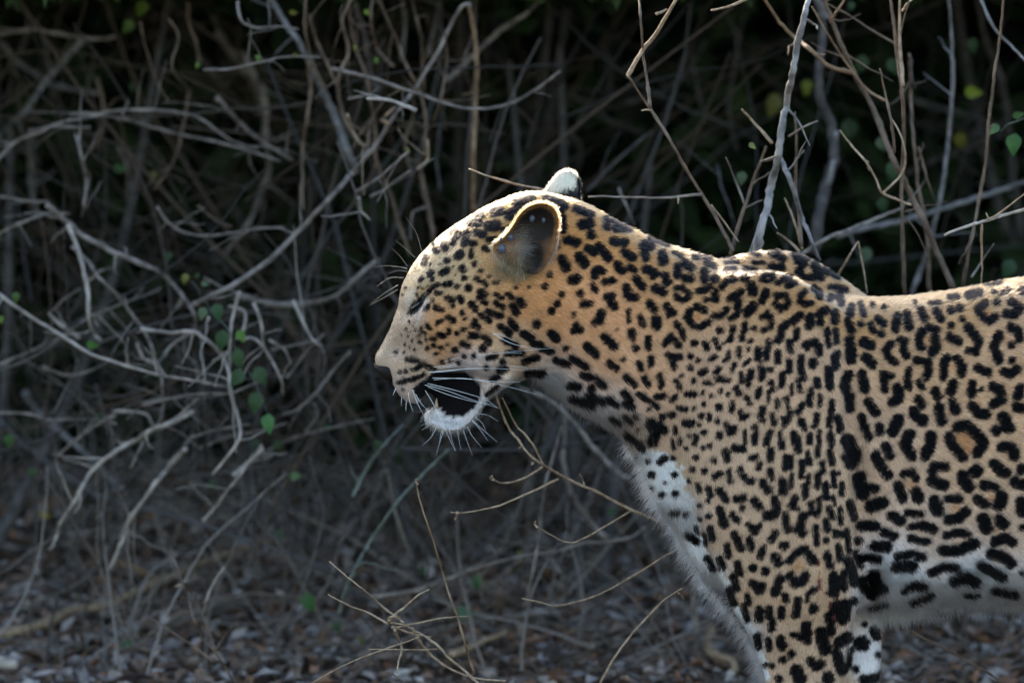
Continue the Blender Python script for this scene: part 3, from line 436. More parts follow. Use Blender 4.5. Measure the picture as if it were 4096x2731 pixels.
# ---------------------------------------------------------------- fur
M['fur'] = mat_hair('fur', .38)
def curves_obj(name, P, rad, colr, mat, parent):
    """P (n, k, 3) strands"""
    n, k, _ = P.shape; cu = bpy.data.hair_curves.new(name); cu.add_curves([k] * n)
    cu.position_data.foreach_set('vector', P.astype(np.float32).ravel())
    ra = cu.attributes.get('radius') or cu.attributes.new('radius', 'FLOAT', 'POINT'); ra.data.foreach_set('value', rad.astype(np.float32).ravel())
    ca = cu.attributes.new('fur_color', 'FLOAT_COLOR', 'CURVE' if colr.ndim == 2 else 'POINT'); colr = colr.reshape(-1, 3); ca.data.foreach_set('color', np.c_[colr, np.ones(len(colr))].astype(np.float32).ravel())
    cu.materials.append(mat); o = bpy.data.objects.new(name, cu); COL.objects.link(o); o.parent = parent; return o
def grow(V, T, N, n, weight=None, rng=RNG):
    A = np.linalg.norm(np.cross(V[T[:, 1]] - V[T[:, 0]], V[T[:, 2]] - V[T[:, 0]]), axis=1)
    if weight is not None: A = A * weight
    f = rng.choice(len(T), n, p=A / A.sum()); u, v = rng.random(n), rng.random(n); s = u + v > 1; u[s], v[s] = 1 - u[s], 1 - v[s]
    t = T[f]; P = V[t[:, 0]] * (1 - u - v)[:, None] + V[t[:, 1]] * u[:, None] + V[t[:, 2]] * v[:, None]
    Nn = N[t[:, 0]] * (1 - u - v)[:, None] + N[t[:, 1]] * u[:, None] + N[t[:, 2]] * v[:, None]
    return P, Nn / (np.linalg.norm(Nn, axis=1)[:, None] + 1e-12)
def strands(P, N, D, L, lift, rng, k=5, curl=.10, clump=None, droop=.0):
    D = D - N * (D * N).sum(1)[:, None]; D /= np.linalg.norm(D, axis=1)[:, None] + 1e-9
    D = D + rng.normal(0, curl, D.shape)
    out = np.zeros((len(P), k, 3)); p = P.copy(); out[:, 0] = p
    for i in range(1, k):
        t = i / (k - 1); d = D * (1 - lift[:, None] * (1 - .55 * t)) + N * (lift[:, None] * (1.15 - .75 * t)); d[:, 2] -= droop * t
        d /= np.linalg.norm(d, axis=1)[:, None] + 1e-9; p = p + d * (L / (k - 1))[:, None]; out[:, i] = p
    return out
tri_c = (BVs[BT[:, 0]] + BVs[BT[:, 1]] + BVs[BT[:, 2]]) / 3
tx, ty = to_px(tri_c)
dens = np.where(tx < 2250, 2.2, 1.0) * np.where((tx > 4250) | (ty > 2900), .35, 1.0)
HP, HN = grow(BVs, BT, BN, N_FUR, dens)
hx, hy = skin_px(HP, HN); hc, hd, hl, hk, hm = coat(hx, hy, HP[:, 1])
nose_px = in_poly(hx, hy, [src('H', *p) for p in [(120,1046),(165,1036),(214,1022),(228,1136),(190,1128),(132,1092)]])
eye_px = gauss(hx, hy, 1668, 1218, 30, 9, -48) > .5
keep = ~(hm | nose_px | eye_px); HP, HN, hc, hd, hl, hk, hx, hy = [q[keep] for q in (HP, HN, hc, hd, hl, hk, hx, hy)]
rng2 = np.random.default_rng(11)
D3 = np.c_[hd[:, 0], np.zeros(len(hd)), -hd[:, 1]]
hl = np.where(hl < .015, hl * .68, hl) * rng2.uniform(.7, 1.2, len(hl)); lift = np.clip(rng2.normal(.24, .08, len(hl)) + (hl > .015) * .10, .08, .6)
ST = strands(HP, HN, D3, hl, lift, rng2)
cl = vnoise(hx, hy, 16, 21)[:, None] * .004; perp = np.cross(HN, D3); perp /= np.linalg.norm(perp, axis=1)[:, None] + 1e-9
ST += perp[:, None, :] * (cl * (hl / .012)[:, None])[:, :, None] * np.linspace(0, 1, 5)[None, :, None] ** 1.5   # locks lean together
rad = np.array([1.0, .95, .8, .55, .12])[None, :] * (.00033 * np.clip(hl / .011, .75, 1.25) * rng2.uniform(.75, 1.2, len(hl)))[:, None]
# every hair is dyed along its length by the coat pattern where it lies, with a shift of its own so that edges stay ragged
W = ST[:, 2]; mx_, my_ = skin_px(W, HN); hc = coat(mx_, my_, W[:, 1], rng=rng2, spots=False)[0]
_m = in_poly(mx_, my_, MOUTH); hc[_m] = (.6, .55, .5); hc = hc * np.where(hc.min(1) > .6, rng2.uniform(.88, 1.1, len(hl)), rng2.uniform(.62, 1.25, len(hl)))[:, None]
sh = D3 * (rng2.normal(0, 1, len(hl)) * np.where(hl > .012,   .0015, .0010))[:, None] + rng2.normal(0, .0003, (len(hl), 3)); th = rng2.random(len(hl)); pc = np.zeros((len(hl), 5, 3))
for j in range(5):
    xx_, yy_ = skin_px(ST[:, j] + sh, HN); kk_ = spot_mask(xx_, yy_, th)[:, None]; pc[:, j] = hc * (1 - kk_) + BLACK * kk_
fur = curves_obj('fur', ST, rad, np.clip(pc, .004, .95), M['fur'], leopard)

# guard hairs that stand off the outline: chest, belly, throat, chin, nape
def fringe(f, poly, n, d, L, c, rng, inset=14, spread=.35, rad=.00022):
    Q = np.array([src(f, *p) for p in poly]); t = rng.random(n) * (len(Q) - 1); i = t.astype(int); q = Q[i] + (Q[i + 1] - Q[i]) * (t - i)[:, None]
    e = Q[i + 1] - Q[i]; nrm = np.c_[-e[:, 1], e[:, 0]]; nrm /= np.linalg.norm(nrm, axis=1)[:, None]; nrm *= np.sign((nrm * np.array(d)).sum(1))[:, None]
    q = q - nrm * (3 + rng.exponential(inset * 1.3, n))[:, None]; P = []
    for x_, y_ in q:
        dd = at(x_, y_, 0) - CAM; dd /= np.linalg.norm(dd); h = BVH.ray_cast(Vector(CAM), Vector(dd)); P.append(h[0] if h[0] is not None else at(x_, y_, 0))
    P = np.array([tuple(p) for p in P]) + np.c_[np.zeros(n), rng.uniform(0, .03, n), np.zeros(n)]; dr = np.array([d[0], 0, -d[1]]) / math.hypot(*d) + rng.normal(0, spread, (n, 3)) * np.array([1, .8, 1]); dr /= np.linalg.norm(dr, axis=1)[:, None]
    Ls = L * rng.uniform(.45, 1.25, n); k = 5; S_ = np.stack([P + dr * (Ls * j / (k - 1))[:, None] + np.array([0, 0, -1]) * (Ls * .18 * (j / (k - 1)) ** 2)[:, None] for j in range(k)], 1)
    return S_, np.array([1, .9, .7, .45, .1])[None] * np.full((n, 1), rad), np.tile(np.array(c)[None], (n, 1)) * rng.uniform(.85, 1.1, n)[:, None]
# ---------------------------------------------------------------- head parts
from mathutils.bvhtree import BVHTree
BVH = BVHTree.FromPolygons([tuple(v) for v in BVs], [tuple(map(int, t)) for t in BT])
def surf(px, py, lift=0.0):
    d = at(px, py, 0) - CAM; d /= np.linalg.norm(d); h = BVH.ray_cast(Vector(CAM), Vector(d))
    if h[0] is None: return at(px, py, -.05)
    return np.array(h[0]) + np.array(h[1]) * lift
FRG = [fringe('L', [(0,240),(60,335),(100,440),(130,530),(180,605),(250,690),(290,750),(315,840),(375,930),(425,1030),(500,1125),(580,1205),(665,1320),(720,1405),(740,1475),(762,1568)], 2400, (-.62, .78), .018, (.90, .87, .84), np.random.default_rng(41), 9),
 fringe('L', [(1290,1185),(1400,1180),(1500,1190),(1600,1170),(1700,1145),(1900,1125),(2050,1115),(2213,1130)], 3600, (.25, .97), .020, (.84, .78, .70), np.random.default_rng(42)),
 fringe('H', [(940,1108),(1000,1148),(1050,1195),(1130,1245),(1200,1290),(1307,1335)], 700, (.1, 1), .014, (.78, .66, .54), np.random.default_rng(43), 8, .3, .0002), fringe('H', [(1300,1333),(1380,1370),(1440,1440)], 250, (-.2, 1), .012, (.75, .62, .5), np.random.default_rng(44), 8, .3, .0002),
 fringe('H', [(395,1300),(400,1335),(432,1365),(500,1390),(560,1388),(630,1360),(672,1300)], 2000, (.1, 1), .011, (.86, .82, .78), np.random.default_rng(45), 8, .35, .0002)]
curves_obj('guard_hair', np.vstack([q[0] for q in FRG]), np.vstack([q[1] for q in FRG]), np.clip(np.vstack([q[2] for q in FRG]), 0, .95), M['fur'], leopard)
def dish(name, f, rim, depth_fn, mat, color_fn, parent, thick=.004, rings=12, nt=64):
    """a closed ear shell: rim rows u, v, y; depth_fn(r, u, v) pushes the inner face away from the camera"""
    rim = catmull(np.vstack([rim, rim[:1]]), nt + 1)[:-1]; c = rim.mean(0); V = []; UV = []
    for s in (0, 1):
        for i in range(rings + 1):
            r = i / rings
            for q in rim:
                p = c + (q - c) * r; y = p[2] + depth_fn(r, p[0], p[1]) + (thick * (1 - .6 * r ** 4) if s else 0)
                V.append(at(*src(f, p[0], p[1]), y)); UV.append((p[0], p[1], r, s))
    F = []; m = (rings + 1) * nt
    for s in (0, 1):
        for i in range(rings):
            for j in range(nt):
                j2 = (j + 1) % nt; q = [s * m + i * nt + j, s * m + i * nt + j2, s * m + (i + 1) * nt + j2, s * m + (i + 1) * nt + j]
                F.append(tuple(q if s else q[::-1]))
    for j in range(nt):
        j2 = (j + 1) % nt; F.append((rings * nt + j, rings * nt + j2, m + rings * nt + j2, m + rings * nt + j))
    V = np.array(V); o = mesh_obj(name, V, F, mat, parent); UV = np.array(UV)
    a = o.data.attributes.new('tint', 'FLOAT_COLOR', 'POINT'); C = color_fn(UV[:, 0], UV[:, 1], UV[:, 2], UV[:, 3])
    a.data.foreach_set('color', np.c_[C, np.ones(len(C))].astype(np.float32).ravel())
    return o, V, np.array([t for t in F]), UV, C
M['ear'] = mat_tint('ear_skin', .6, .35, 0, .3)
rim = np.array([(745,436,-.070),(800,392,-.078),(848,335,-.085),(882,278,-.090),(928,234,-.095),(985,214,-.098),(1035,220,-.100),(1072,250,-.101),(1089,300,-.100),(1082,362,-.097),(1072,425,-.092),(1052,490,-.086),(1012,560,-.080),(960,588,-.077),(895,560,-.076),(838,520,-.074),(782,482,-.071)], float)
def ear_depth(r, u, v): return (1 - r * r) * (.004 + .022 * np.clip((470 - v) / 200, 0, 1)) + (.010 * math.exp(-.5 * (((u - 945) / 38) ** 2 + ((v - 500) / 50) ** 2)) if r < .98 else 0)
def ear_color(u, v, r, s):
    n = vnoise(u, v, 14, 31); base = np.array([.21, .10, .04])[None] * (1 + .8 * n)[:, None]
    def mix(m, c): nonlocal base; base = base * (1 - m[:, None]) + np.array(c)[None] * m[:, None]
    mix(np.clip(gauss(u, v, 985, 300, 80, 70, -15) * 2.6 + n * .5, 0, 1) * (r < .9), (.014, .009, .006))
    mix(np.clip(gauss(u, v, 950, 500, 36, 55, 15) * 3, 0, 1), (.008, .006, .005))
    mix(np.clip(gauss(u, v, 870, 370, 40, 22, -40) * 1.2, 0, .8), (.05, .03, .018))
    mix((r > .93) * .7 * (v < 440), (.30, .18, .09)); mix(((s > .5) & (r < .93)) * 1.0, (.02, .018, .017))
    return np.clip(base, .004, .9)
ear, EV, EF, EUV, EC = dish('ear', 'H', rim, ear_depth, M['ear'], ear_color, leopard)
far_rim = np.array([(1018,168,.052),(1040,128,.055),(1064,96,.058),(1090,67,.061),(1118,53,.063),(1147,53,.064),(1173,68,.064),(1190,94,.063),(1197,128,.060),(1193,168,.056),(1186,210,.050),(1110,222,.046),(1036,205,.048)], float)
def far_color(u, v, r, s):
    C = np.tile(np.array([.62, .54, .40])[None], (len(u), 1)); n = vnoise(u, v, 9, 33)
    k = np.clip((v + .35 * (u - 1100) - 158 + 26 * n) / 16, 0, 1) ; k = np.maximum(k, np.clip((u - 1183 + 8 * n) / 8, 0, 1) * (v > 95)); C = C * (1 - k[:, None]) + np.array([.014, .013, .014]) * k[:, None]
    return C
ear2, E2V, E2F, E2UV, E2C = dish('ear', 'H', far_rim, lambda r, u, v: -(1 - r * r) * .010, M['ear'], far_color, leopard, thick=.014)
ear2['label'] = 'far ear, white patch on its back'
def ear_hair(name, V, F, UV, C, n, sel, dirf, L, lift, parent, rng, rad=.0003, colr=None, curl=.15):
    me = parent.data; T = np.array([(f[0], f[1], f[2]) for f in F] + [(f[0], f[2], f[3]) for f in F]); Nn = vnormals(V, T)
    T = T[sel(UV[T].mean(1))]; P, N = grow(V, T, Nn, n, None, rng)
    x, y = to_px(P); u, v = (x - 1400) * 1.307, (y - 650) * 1.307
    d = dirf(u, v); D = np.c_[d[0], d[2], -d[1]]; Ls = L * rng.uniform(.6, 1.25, n)
    Sx = strands(P, N, D, Ls, np.full(n, lift) * rng.uniform(.6, 1.4, n), rng, 5, curl)
    cc = colr(u, v) if callable(colr) else np.tile(np.array(colr)[None], (n, 1)); cc = cc * rng.uniform(.75, 1.2, n)[:, None]
    return curves_obj(name, Sx, np.array([1, .95, .8, .5, .12])[None] * np.full((n, 1), rad), np.clip(cc, .004, .95), M['fur'], parent)
rg3 = np.random.default_rng(5)
one = lambda a, b, c=0: (lambda u, v: (np.full(len(u), a), np.full(len(u), b), np.full(len(u), c)))
def radial(u, v): return ((u - 930), (v - 420), np.full(len(u), -40.0))
ear_hair('rim_fur', EV, EF, EUV, EC, 5000, lambda q: (q[:, 2] > .88) & (q[:, 1] < 520), radial, .0060, .4, ear, rg3, .00024, lambda u, v: np.where((u > 1040)[:, None] & (v > 320)[:, None], np.array([.16, .10, .06])[None], np.array([.36, .21, .10])[None]))
ear_hair('tuft', EV, EF, EUV, EC, 1150, lambda q: (q[:, 3] < .5) & (q[:, 2] < .97) & (q[:, 0] > 790) & (q[:, 0] < 920) & (q[:, 1] > 375) & (q[:, 1] < 475), one(1, .04, -.2), .028, .35, ear, rg3, .00032, (.80, .60, .42), .3)
ear_hair('tuft', EV, EF, EUV, EC, 700, lambda q: (q[:, 3] < .5) & (q[:, 0] < 860) & (q[:, 1] > 430), one(.6, .75, -.25), .020, .4, ear, rg3, .00032, (.58, .39, .23), .28)
ear_hair('tuft', EV, EF, EUV, EC, 260, lambda q: (q[:, 3] < .5) & (q[:, 2] < .9) & (q[:, 0] > 870) & (q[:, 0] < 930) & (q[:, 1] > 300) & (q[:, 1] < 400), one(.8, .45, -.2), .018, .35, ear, rg3, .00028, (.72, .60, .48), .25)
ear_hair('tuft', EV, EF, EUV, EC, 1500, lambda q: (q[:, 2] > .55) & (q[:, 1] > 440) & (q[:, 0] < 900), one(.1, 1, -.35), .016, .35, ear, rg3, .0003, lambda u, v: np.where((vnoise(u, v, 22, 51) > 0)[:, None], np.array([.60, .43, .28])[None], np.array([.22, .13, .07])[None]), .35)
ear_hair('rim_fur', E2V, E2F, E2UV, E2C, 9000, lambda q: (q[:, 3] < .5) | (q[:, 2] > .8), one(.25, -.95, 0), .006, .25, ear2, rg3, .00026, lambda u, v: far_color(u, v, np.zeros(len(u)), np.zeros(len(u))), .15)
# loose cheek hair below the ear, growing from the head itself
n = 2600; u = rg3.normal(835, 70, n); v = rg3.normal(535, 36, n); q = np.array([surf(*src('H', a, b)) for a, b in zip(u, v)])
Nq = np.tile(np.array([[0, -1.0, .1]]), (n, 1)); Lq = rg3.uniform(.008, .020, n)
Sq = strands(q, Nq, np.c_[np.full(n, .75), np.zeros(n), -np.full(n, .55) + (u - 850) / 400], Lq, np.full(n, .30), rg3, 5, .25)
cq = region(*src('H', u, v))[:, :3] * np.where(rg3.random(n) < .35, 1.25, .85)[:, None] * rg3.uniform(.75, 1.15, n)[:, None]
curves_obj('cheek_tuft', Sq, np.array([1, .95, .8, .5, .12])[None] * np.full((n, 1), .0003), np.clip(cq, 0, .95), M['fur'], leopard)
# nose leather, eye
v, f = loft([('H',(124,1052),(138,1086),.012,0,.8,0), ('H',(140,1043),(174,1118),.0225,0,.75,0), ('H',(182,1036),(212,1140),.028,0,.72,.05), ('H',(214,1026),(228,1144),.028,0,.75,.1), ('H',(240,1056),(240,1122),.018,0,.8,0)], 18, 30)
mesh_obj('nose', v, f, mat_plain('nose_leather', (.012, .009, .008), .6, .15), leopard)['label'] = 'black nose pad'
v, f = loft([(S,(1738,1625),(1754,1627),.004,-.026,1,0),(S,(1740,1608),(1751,1609),.003,-.026,1,0),(S,(1745,1592),(1748,1592),.0012,-.025,1,0)], 10, 10); mesh_obj('tooth', v, f, mat_plain('tooth', (.42, .30, .17), .3, .5), leopard)
def bead(name, c, ax, mat, parent=None, seg=(14, 9)):
    bm = bmesh.new(); bmesh.ops.create_uvsphere(bm, u_segments=seg[0], v_segments=seg[1], radius=1)
    for w in bm.verts: w.co = Vector((w.co.x * ax[0], w.co.y * ax[1], w.co.z * ax[2]))
    me = bpy.data.meshes.new(name); bm.to_mesh(me); bm.free(); me.materials.append(mat); me.polygons.foreach_set('use_smooth', [True] * len(me.polygons))
    o = bpy.data.objects.new(name, me); o.location = c; COL.objects.link(o)
    if parent is not None: o.parent = parent
    return o
e = surf(1668, 1221) + np.array([0, .0028, 0])
eye = bead('eye', e, (.0085, .005, .0034), mat_plain('eye_dark', (.010, .007, .004), .12, .6), leopard); eye.rotation_euler = (0, R(-48), 0)
# whiskers
M['whisker'] = mat_plain('whisker', (.85, .83, .80), .35, .5)
M['brow_whisker'] = mat_plain('brow_whisker', (.42, .33, .23), .35, .5)
WH = """415 1100 560 1082 740 1076 930 1086;450 1035 600 1005 800 992 1060 970;425 1130 600 1130 780 1145 890 1148;430 1142 600 1128 800 1165 970 1210;385 1165 500 1190 640 1240 780 1283;400 1158 550 1190 700 1235 770 1280;455 1055 600 1015 760 1000 900 995;740 890 820 935 900 960 1000 975;
415 1075 520 1060 640 1030 760 1010;390 1100 500 1092 600 1078 690 1072;320 1180 350 1250 385 1320;395 1190 440 1270 500 1400 550 1505;265 1212 268 1270;290 1236 292 1300;340 1210 370 1255 400 1290;300 1200 312 1250 330 1300;240 1180 225 1215;410 1300 370 1345;420 1325 365 1355;425 1345 370 1375;430 1360 375 1398;450 1390 420 1440 372 1482;
490 1395 470 1460 450 1530;520 1395 530 1440 552 1505;560 1392 568 1440 580 1500;590 1385 610 1450 640 1530;640 1350 680 1395 720 1452;655 1330 690 1360 710 1400;665 1305 720 1320 775 1352;480 1395 474 1425 468 1460;612 1378 640 1430 690 1490;640 1345 700 1400 770 1460;
375 462 345 365 290 285;340 497 290 450 240 408;300 542 262 490 218 448;295 552 210 540 125 546;300 556 255 545 215 546;282 600 205 606 140 648;275 606 230 598 180 608;252 640 185 680 112 735;248 665 180 705 100 748;300 570 250 565 200 580;
745 895 800 905 860 935;430 1085 600 1060 800 1060 980 1080;405 1175 520 1215 650 1250 740 1262"""
wr = np.random.default_rng(9)
for w in WH.replace('\n', '').split(';'):
    q = [float(x) for x in w.split()]; pts = [src('H', q[i], q[i + 1]) for i in range(0, len(q), 2)]
    p0 = surf(*pts[0], -.002); yo = p0[1]; out = wr.uniform(.004, .016)
    P = [p0] + [at(*p, yo - out * (i + 1)) for i, p in enumerate(pts[1:])]
    P = catmull(P, 14); V_, F_ = tube(P, np.linspace(.00036, .00010, 14) * (.62 if q[1] > 1280 else .8 if q[0] < 380 and q[1] < 800 else 1), 5)
    mesh_obj('whisker', V_, [tuple(map(int, t)) for t in F_], M['brow_whisker'] if q[1] < 800 and q[0] < 400 else M['whisker'], leopard)
# ticks on the near ear
M['tick'] = mat_plain('tick_skin', (.07, .08, .11), .30, .4)
for (u, v, s, lab) in [(955, 290, 1.0, 'grey tick high in the dark hollow of the near ear'), (1012, 305, .75, 'small grey tick beside the back rim of the near ear'), (836, 386, .9, 'dark grey tick on the front rim of the near ear'), (797, 443, 1.25, 'largest blue grey tick at the front base of the near ear'), (777, 384, .55, 'tiny shiny tick on the outer front edge of the near ear')]:
    k = np.argmin((EUV[:, 0] - u) ** 2 + (EUV[:, 1] - v) ** 2 + EUV[:, 3] * 1e5); p = EV[k] + np.array([0, -.0015, 0])
    tag(bead('tick', p, (.0036 * s, .0030 * s, .0046 * s), M['tick']), lab, 'tick', 'ticks on the near ear')
# ================================================================== SETTING
G_OFF = np.random.default_rng(4).random((128, 128))
def ground_z(x, y):
    x = np.asarray(x, float); y = np.asarray(y, float)
    def nz(c):
        u, v = x / c + 50, y / c + 50; i, j = np.floor(u).astype(int), np.floor(v).astype(int); fx, fy = u - i, v - j; fx = fx * fx * (3 - 2 * fx); fy = fy * fy * (3 - 2 * fy)
        g = lambda a, b: G_OFF[(j + b) % 128, (i + a) % 128]
        return (g(0, 0) * (1 - fx) + g(1, 0) * fx) * (1 - fy) + (g(0, 1) * (1 - fx) + g(1, 1) * fx) * fy - .5
    return (.05 * nz(.8) + .02 * nz(.23)) * np.clip((y - .25) / .5, 0, 1) + np.clip((y - 1.2), 0, 6) * .03
def axis(a, b, inner0, inner1, step, far):
    q = np.arange(inner0, inner1 + 1e-6, step); lo = -np.geomspace(abs(inner0), abs(a), far)[1:][::-1]; hi = np.geomspace(inner1, b, far)[1:]; return np.r_[lo, q, hi]
gx = axis(-200, 200, -3.2, 3.2, .05, 22); gy = axis(-200, 200, -3.0, 6.0, .05, 22)
X, Y = np.meshgrid(gx, gy); Z = ground_z(X, Y); Z = np.where((np.abs(X) > 20) | (np.abs(Y) > 20), Z * .3, Z)
GV = np.c_[X.ravel(), Y.ravel(), Z.ravel()]; w_ = len(gx); i = (np.arange(len(gy) - 1)[:, None] * w_ + np.arange(w_ - 1)[None, :]).ravel()
m, N_, Lk = mat_new('forest_soil'); b = N_['Principled BSDF']; b.inputs['Roughness'].default_value = .95; b.inputs['Specular IOR Level'].default_value = .15
tc = N_.new('ShaderNodeTexCoord'); n1 = N_.new('ShaderNodeTexNoise'); n1.inputs['Scale'].default_value = 9; n1.inputs['Detail'].default_value = 8
n2 = N_.new('ShaderNodeTexNoise'); n2.inputs['Scale'].default_value = 85; n2.inputs['Detail'].default_value = 4
cr = N_.new('ShaderNodeValToRGB'); E_ = cr.color_ramp.elements; E_[0].position = .3; E_[0].color = (.045, .026, .017, 1); E_[1].position = .72; E_[1].color = (.14, .085, .056, 1)
bp = N_.new('ShaderNodeBump'); bp.inputs['Strength'].default_value = .8; bp.inputs['Distance'].default_value = .01
mxn = N_.new('ShaderNodeMix'); mxn.data_type = 'FLOAT'; mxn.inputs[0].default_value = .5
Lk.new(tc.outputs['Object'], n1.inputs['Vector']); Lk.new(tc.outputs['Object'], n2.inputs['Vector']); Lk.new(n1.outputs[0], mxn.inputs[2]); Lk.new(n2.outputs[0], mxn.inputs[3])
Lk.new(mxn.outputs[0], cr.inputs[0]); Lk.new(cr.outputs[0], b.inputs['Base Color']); Lk.new(n2.outputs[0], bp.inputs['Height']); Lk.new(bp.outputs[0], b.inputs['Normal'])
g = big_mesh('ground', GV, np.stack([i, i + 1, i + w_ + 1, i + w_], 1), m, smooth=True); g['kind'] = 'structure'

def ground_y(px, py, up=0.0):
    d = FWD + np.array([1.0, 0, 0]) * ((px - 2048) / PXM / DIST) + UP * ((1365.5 - py) / PXM / DIST); t = 8.0
    for _ in range(40): p = CAM + d * t; t += (ground_z(p[0], p[1]) + up - p[2]) / d[2]
    return float((CAM + d * t)[1])
# ---------------------------------------------------------------- branches traced one by one
def branch(name, f, txt, y0, y1, rpx, mat, parent, taper=.7, seed=0, knob=.055, nodes=0, sway=.02, spurs=0):
    """points u v ... in frame f; depth runs y0 -> y1; rpx radius in frame pixels at the thick (first) end"""
    q = [float(x) for x in txt.split()]; rng = np.random.default_rng(int(abs(q[0] * 7 + q[1] * 13 + seed)) + 1)
    pts = [src(f, q[i], q[i + 1]) for i in range(0, len(q), 2)]; k = len(pts)
    if y0 != 'G': ys = np.linspace(y0, y1, k) + (rng.normal(0, sway, k) if k > 2 else 0)
    else: ys = np.array([ground_y(*p, .024 + .6 * rpx / FR[f][2] / PXM) for p in pts]); y0, y1 = ys[0], ys[-1]
    P = np.array([at(p[0], p[1], yy) for p, yy in zip(pts, ys)]); L = np.linalg.norm(np.diff(P, axis=0), axis=1).sum()
    n = int(np.clip(L / .008, 10, 80)); C = catmull(P, n)
    r = rpx / FR[f][2] / PXM * (1 + (y0 + y1) / 2 / DIST); C = C + rng.normal(0, min(r * .12, .0006), C.shape)
    kk = max(4, int(L / .035)); C = C + catmull(rng.normal(0, min(r * .45, .0014) * (1 if spurs == .05 else .4), (kk, 3)), n) * np.sin(np.linspace(0, math.pi, n))[:, None]
    rr = np.linspace(1, taper, n) * r * (1 + .06 * catmull(rng.normal(0, 1, (max(4, n // 4), 1)), n)[:, 0])
    for t in range(nodes if n > 22 else 0):
        c = rng.integers(2, n - 2); rr[c] *= 1.32 if rpx < 12 else 1.12
    V, F = tube(C, rr, 8 if rpx > 14 else 6, knob, rng)
    s = 8 if rpx > 14 else 6; F = [tuple(map(int, t)) for t in F]; F.append(tuple(range(s))[::-1]); F.append(tuple(range(len(V) - s, len(V))))
    if spurs and rpx >= 9:                          # short side twiglets, part of the branch
        for _ in range(int(L / spurs)):
            c = rng.integers(2, n - 2); d = C[c + 1] - C[c - 1]; d = d / (np.linalg.norm(d) + 1e-9) * rng.choice([-1, 1]) * .5 + rng.normal(0, .8, 3) * np.array([1, .6, 1]); d /= np.linalg.norm(d); Ls = rng.uniform(.015, .075); bend = rng.normal(0, .5, 3)
            Q = np.array([C[c] + (d * t + bend * t * t * .5) * Ls for t in np.linspace(0, 1, 6)]) + rng.normal(0, .0008, (6, 3)); v2, f2 = tube(Q, np.linspace(min(rr[c] * .5, .0022), .0005, 6), 4); f2 = f2 + len(V); V = np.vstack([V, v2]); F += [tuple(map(int, t)) for t in f2]
    return mesh_obj(name, V, F, M[mat], parent)
def thing_of(name, label, cat, specs, y, group=None):
    """specs: (part name, frame, points, radius, material[, y0, y1]); the first point of the first spec roots the thing"""
    f, txt = specs[0][1], specs[0][2]; q = [float(x) for x in txt.split()]
    y_b = specs[0][5] if len(specs[0]) > 5 else y
    base = at(*src(f, q[0], q[1]), ground_y(*src(f, q[0], q[1])) if y_b == 'G' else y_b); root = empty(name, (base[0], base[1], float(ground_z(base[0], base[1])) if base[2] > .25 else base[2]))
    tag(root, label, cat, group)
    for s in specs:
        a, b_ = (s[5], s[6]) if len(s) > 5 else (y, y)
        branch(s[0], s[1], s[2], a, b_, s[3] * (.84 if cat == 'shrub' else 1), s[4], root, taper=.5 if s[0] == 'twig' else .62, nodes=4 if s[0] == 'twig' else 2, spurs=.05 if cat == 'shrub' else (.11 if cat in ('sapling', 'vine', 'branch') else 0))
    return root
B, T_ = 'branch', 'twig'
# --- right of the leopard's head
thing_of('leaning_sapling', 'thick mottled grey leaning stem rising behind the shoulder blade', 'sapling', [
 ('stem','3','715 1400 740 1260 775 1120 800 1000 830 860 850 700 885 560 915 400 940 250 975 100 1010 -40',24,'mottle',.25,.22),
 (B,'3','842 865 890 960 930 1080 970 1200 1010 1300 1060 1420',15,'blue',.23,.25), (T_,'3','895 745 985 690 1050 660',8,'grey',.22,.2), (T_,'3','840 850 780 868 740 882',7,'grey',.23,.25), (T_,'3','990 110 1040 140 1045 160',9,'grey',.22,.2)], .22)
thing_of('brown_sapling', 'long brown stem slanting down to the right behind the back', 'sapling', [
 ('stem','3','1790 1568 1710 1390 1640 1230 1560 1060 1480 900 1420 760 1330 560 1240 380 1190 270 1130 120 1070 -40',18,'brown',.5,.42),
 (B,'3','1240 400 1110 360 1010 270 930 210 830 110 750 -20',13,'orange',.45,.4), (T_,'3','1420 550 1320 490 1240 390 1170 290 1100 180 1020 40',8,'orange',.44,.4), (T_,'3','1120 120 1160 60 1210 -20',9,'orange',.43,.4), (T_,'3','1490 250 1350 170 1230 90 1100 20',7,'brown',.45,.42)], .45)
thing_of('crooked_tree', 'blurred dark crooked tree behind the mottled leaning stem', 'tree', [
 ('stem','3','1030 1380 1060 1150 1100 1000 1140 850 1120 680 1060 520 1060 350 1080 150 1050 -40',34,'dark',.95,.9), (B,'3','1100 1010 1128 900 1145 820 1150 720',20,'blue',.92,.9), (B,'3','1100 90 1060 30 1020 -30',30,'blue',.9,.85)], .9)
thing_of('bent_twig', 'thin pale twig bent sharply like an elbow right of the far ear', 'twig', [
 ('stem','3','590 1370 480 1160 380 1000 260 790 140 600 15 415',11,'brown',.18,.14), (B,'3','15 415 90 280 180 170 285 -10',13,'tan',.14,.12), (B,'3','138 590 120 450 100 300 85 120 75 -20',9,'brown',.15,.14), (T_,'3','170 78 230 52',10,'tan',.12,.12),
 (T_,'3','470 1120 540 1210 620 1320',7,'tan',.17,.2), (B,'3','420 1060 200 1078 0 1075 -200 1072',9,'grey',.16,.15), (T_,'3','135 600 90 604',7,'tan',.14,.12), (T_,'3','290 1070 290 1110',7,'tan',.16,.15)], .15)
thing_of('level_twig', 'straight brown twig running down behind the top of the head', 'twig', [(B,'2','1650 1235 1520 1190 1350 1155 1180 1105 1060 1060',9,'tan',.12,.1)], .1)
thing_of('top_twig', 'short pale twig hanging in at the top edge', 'twig', [(B,'3','680 -10 560 40 470 60',9,'tan',.12,.1)], .12)
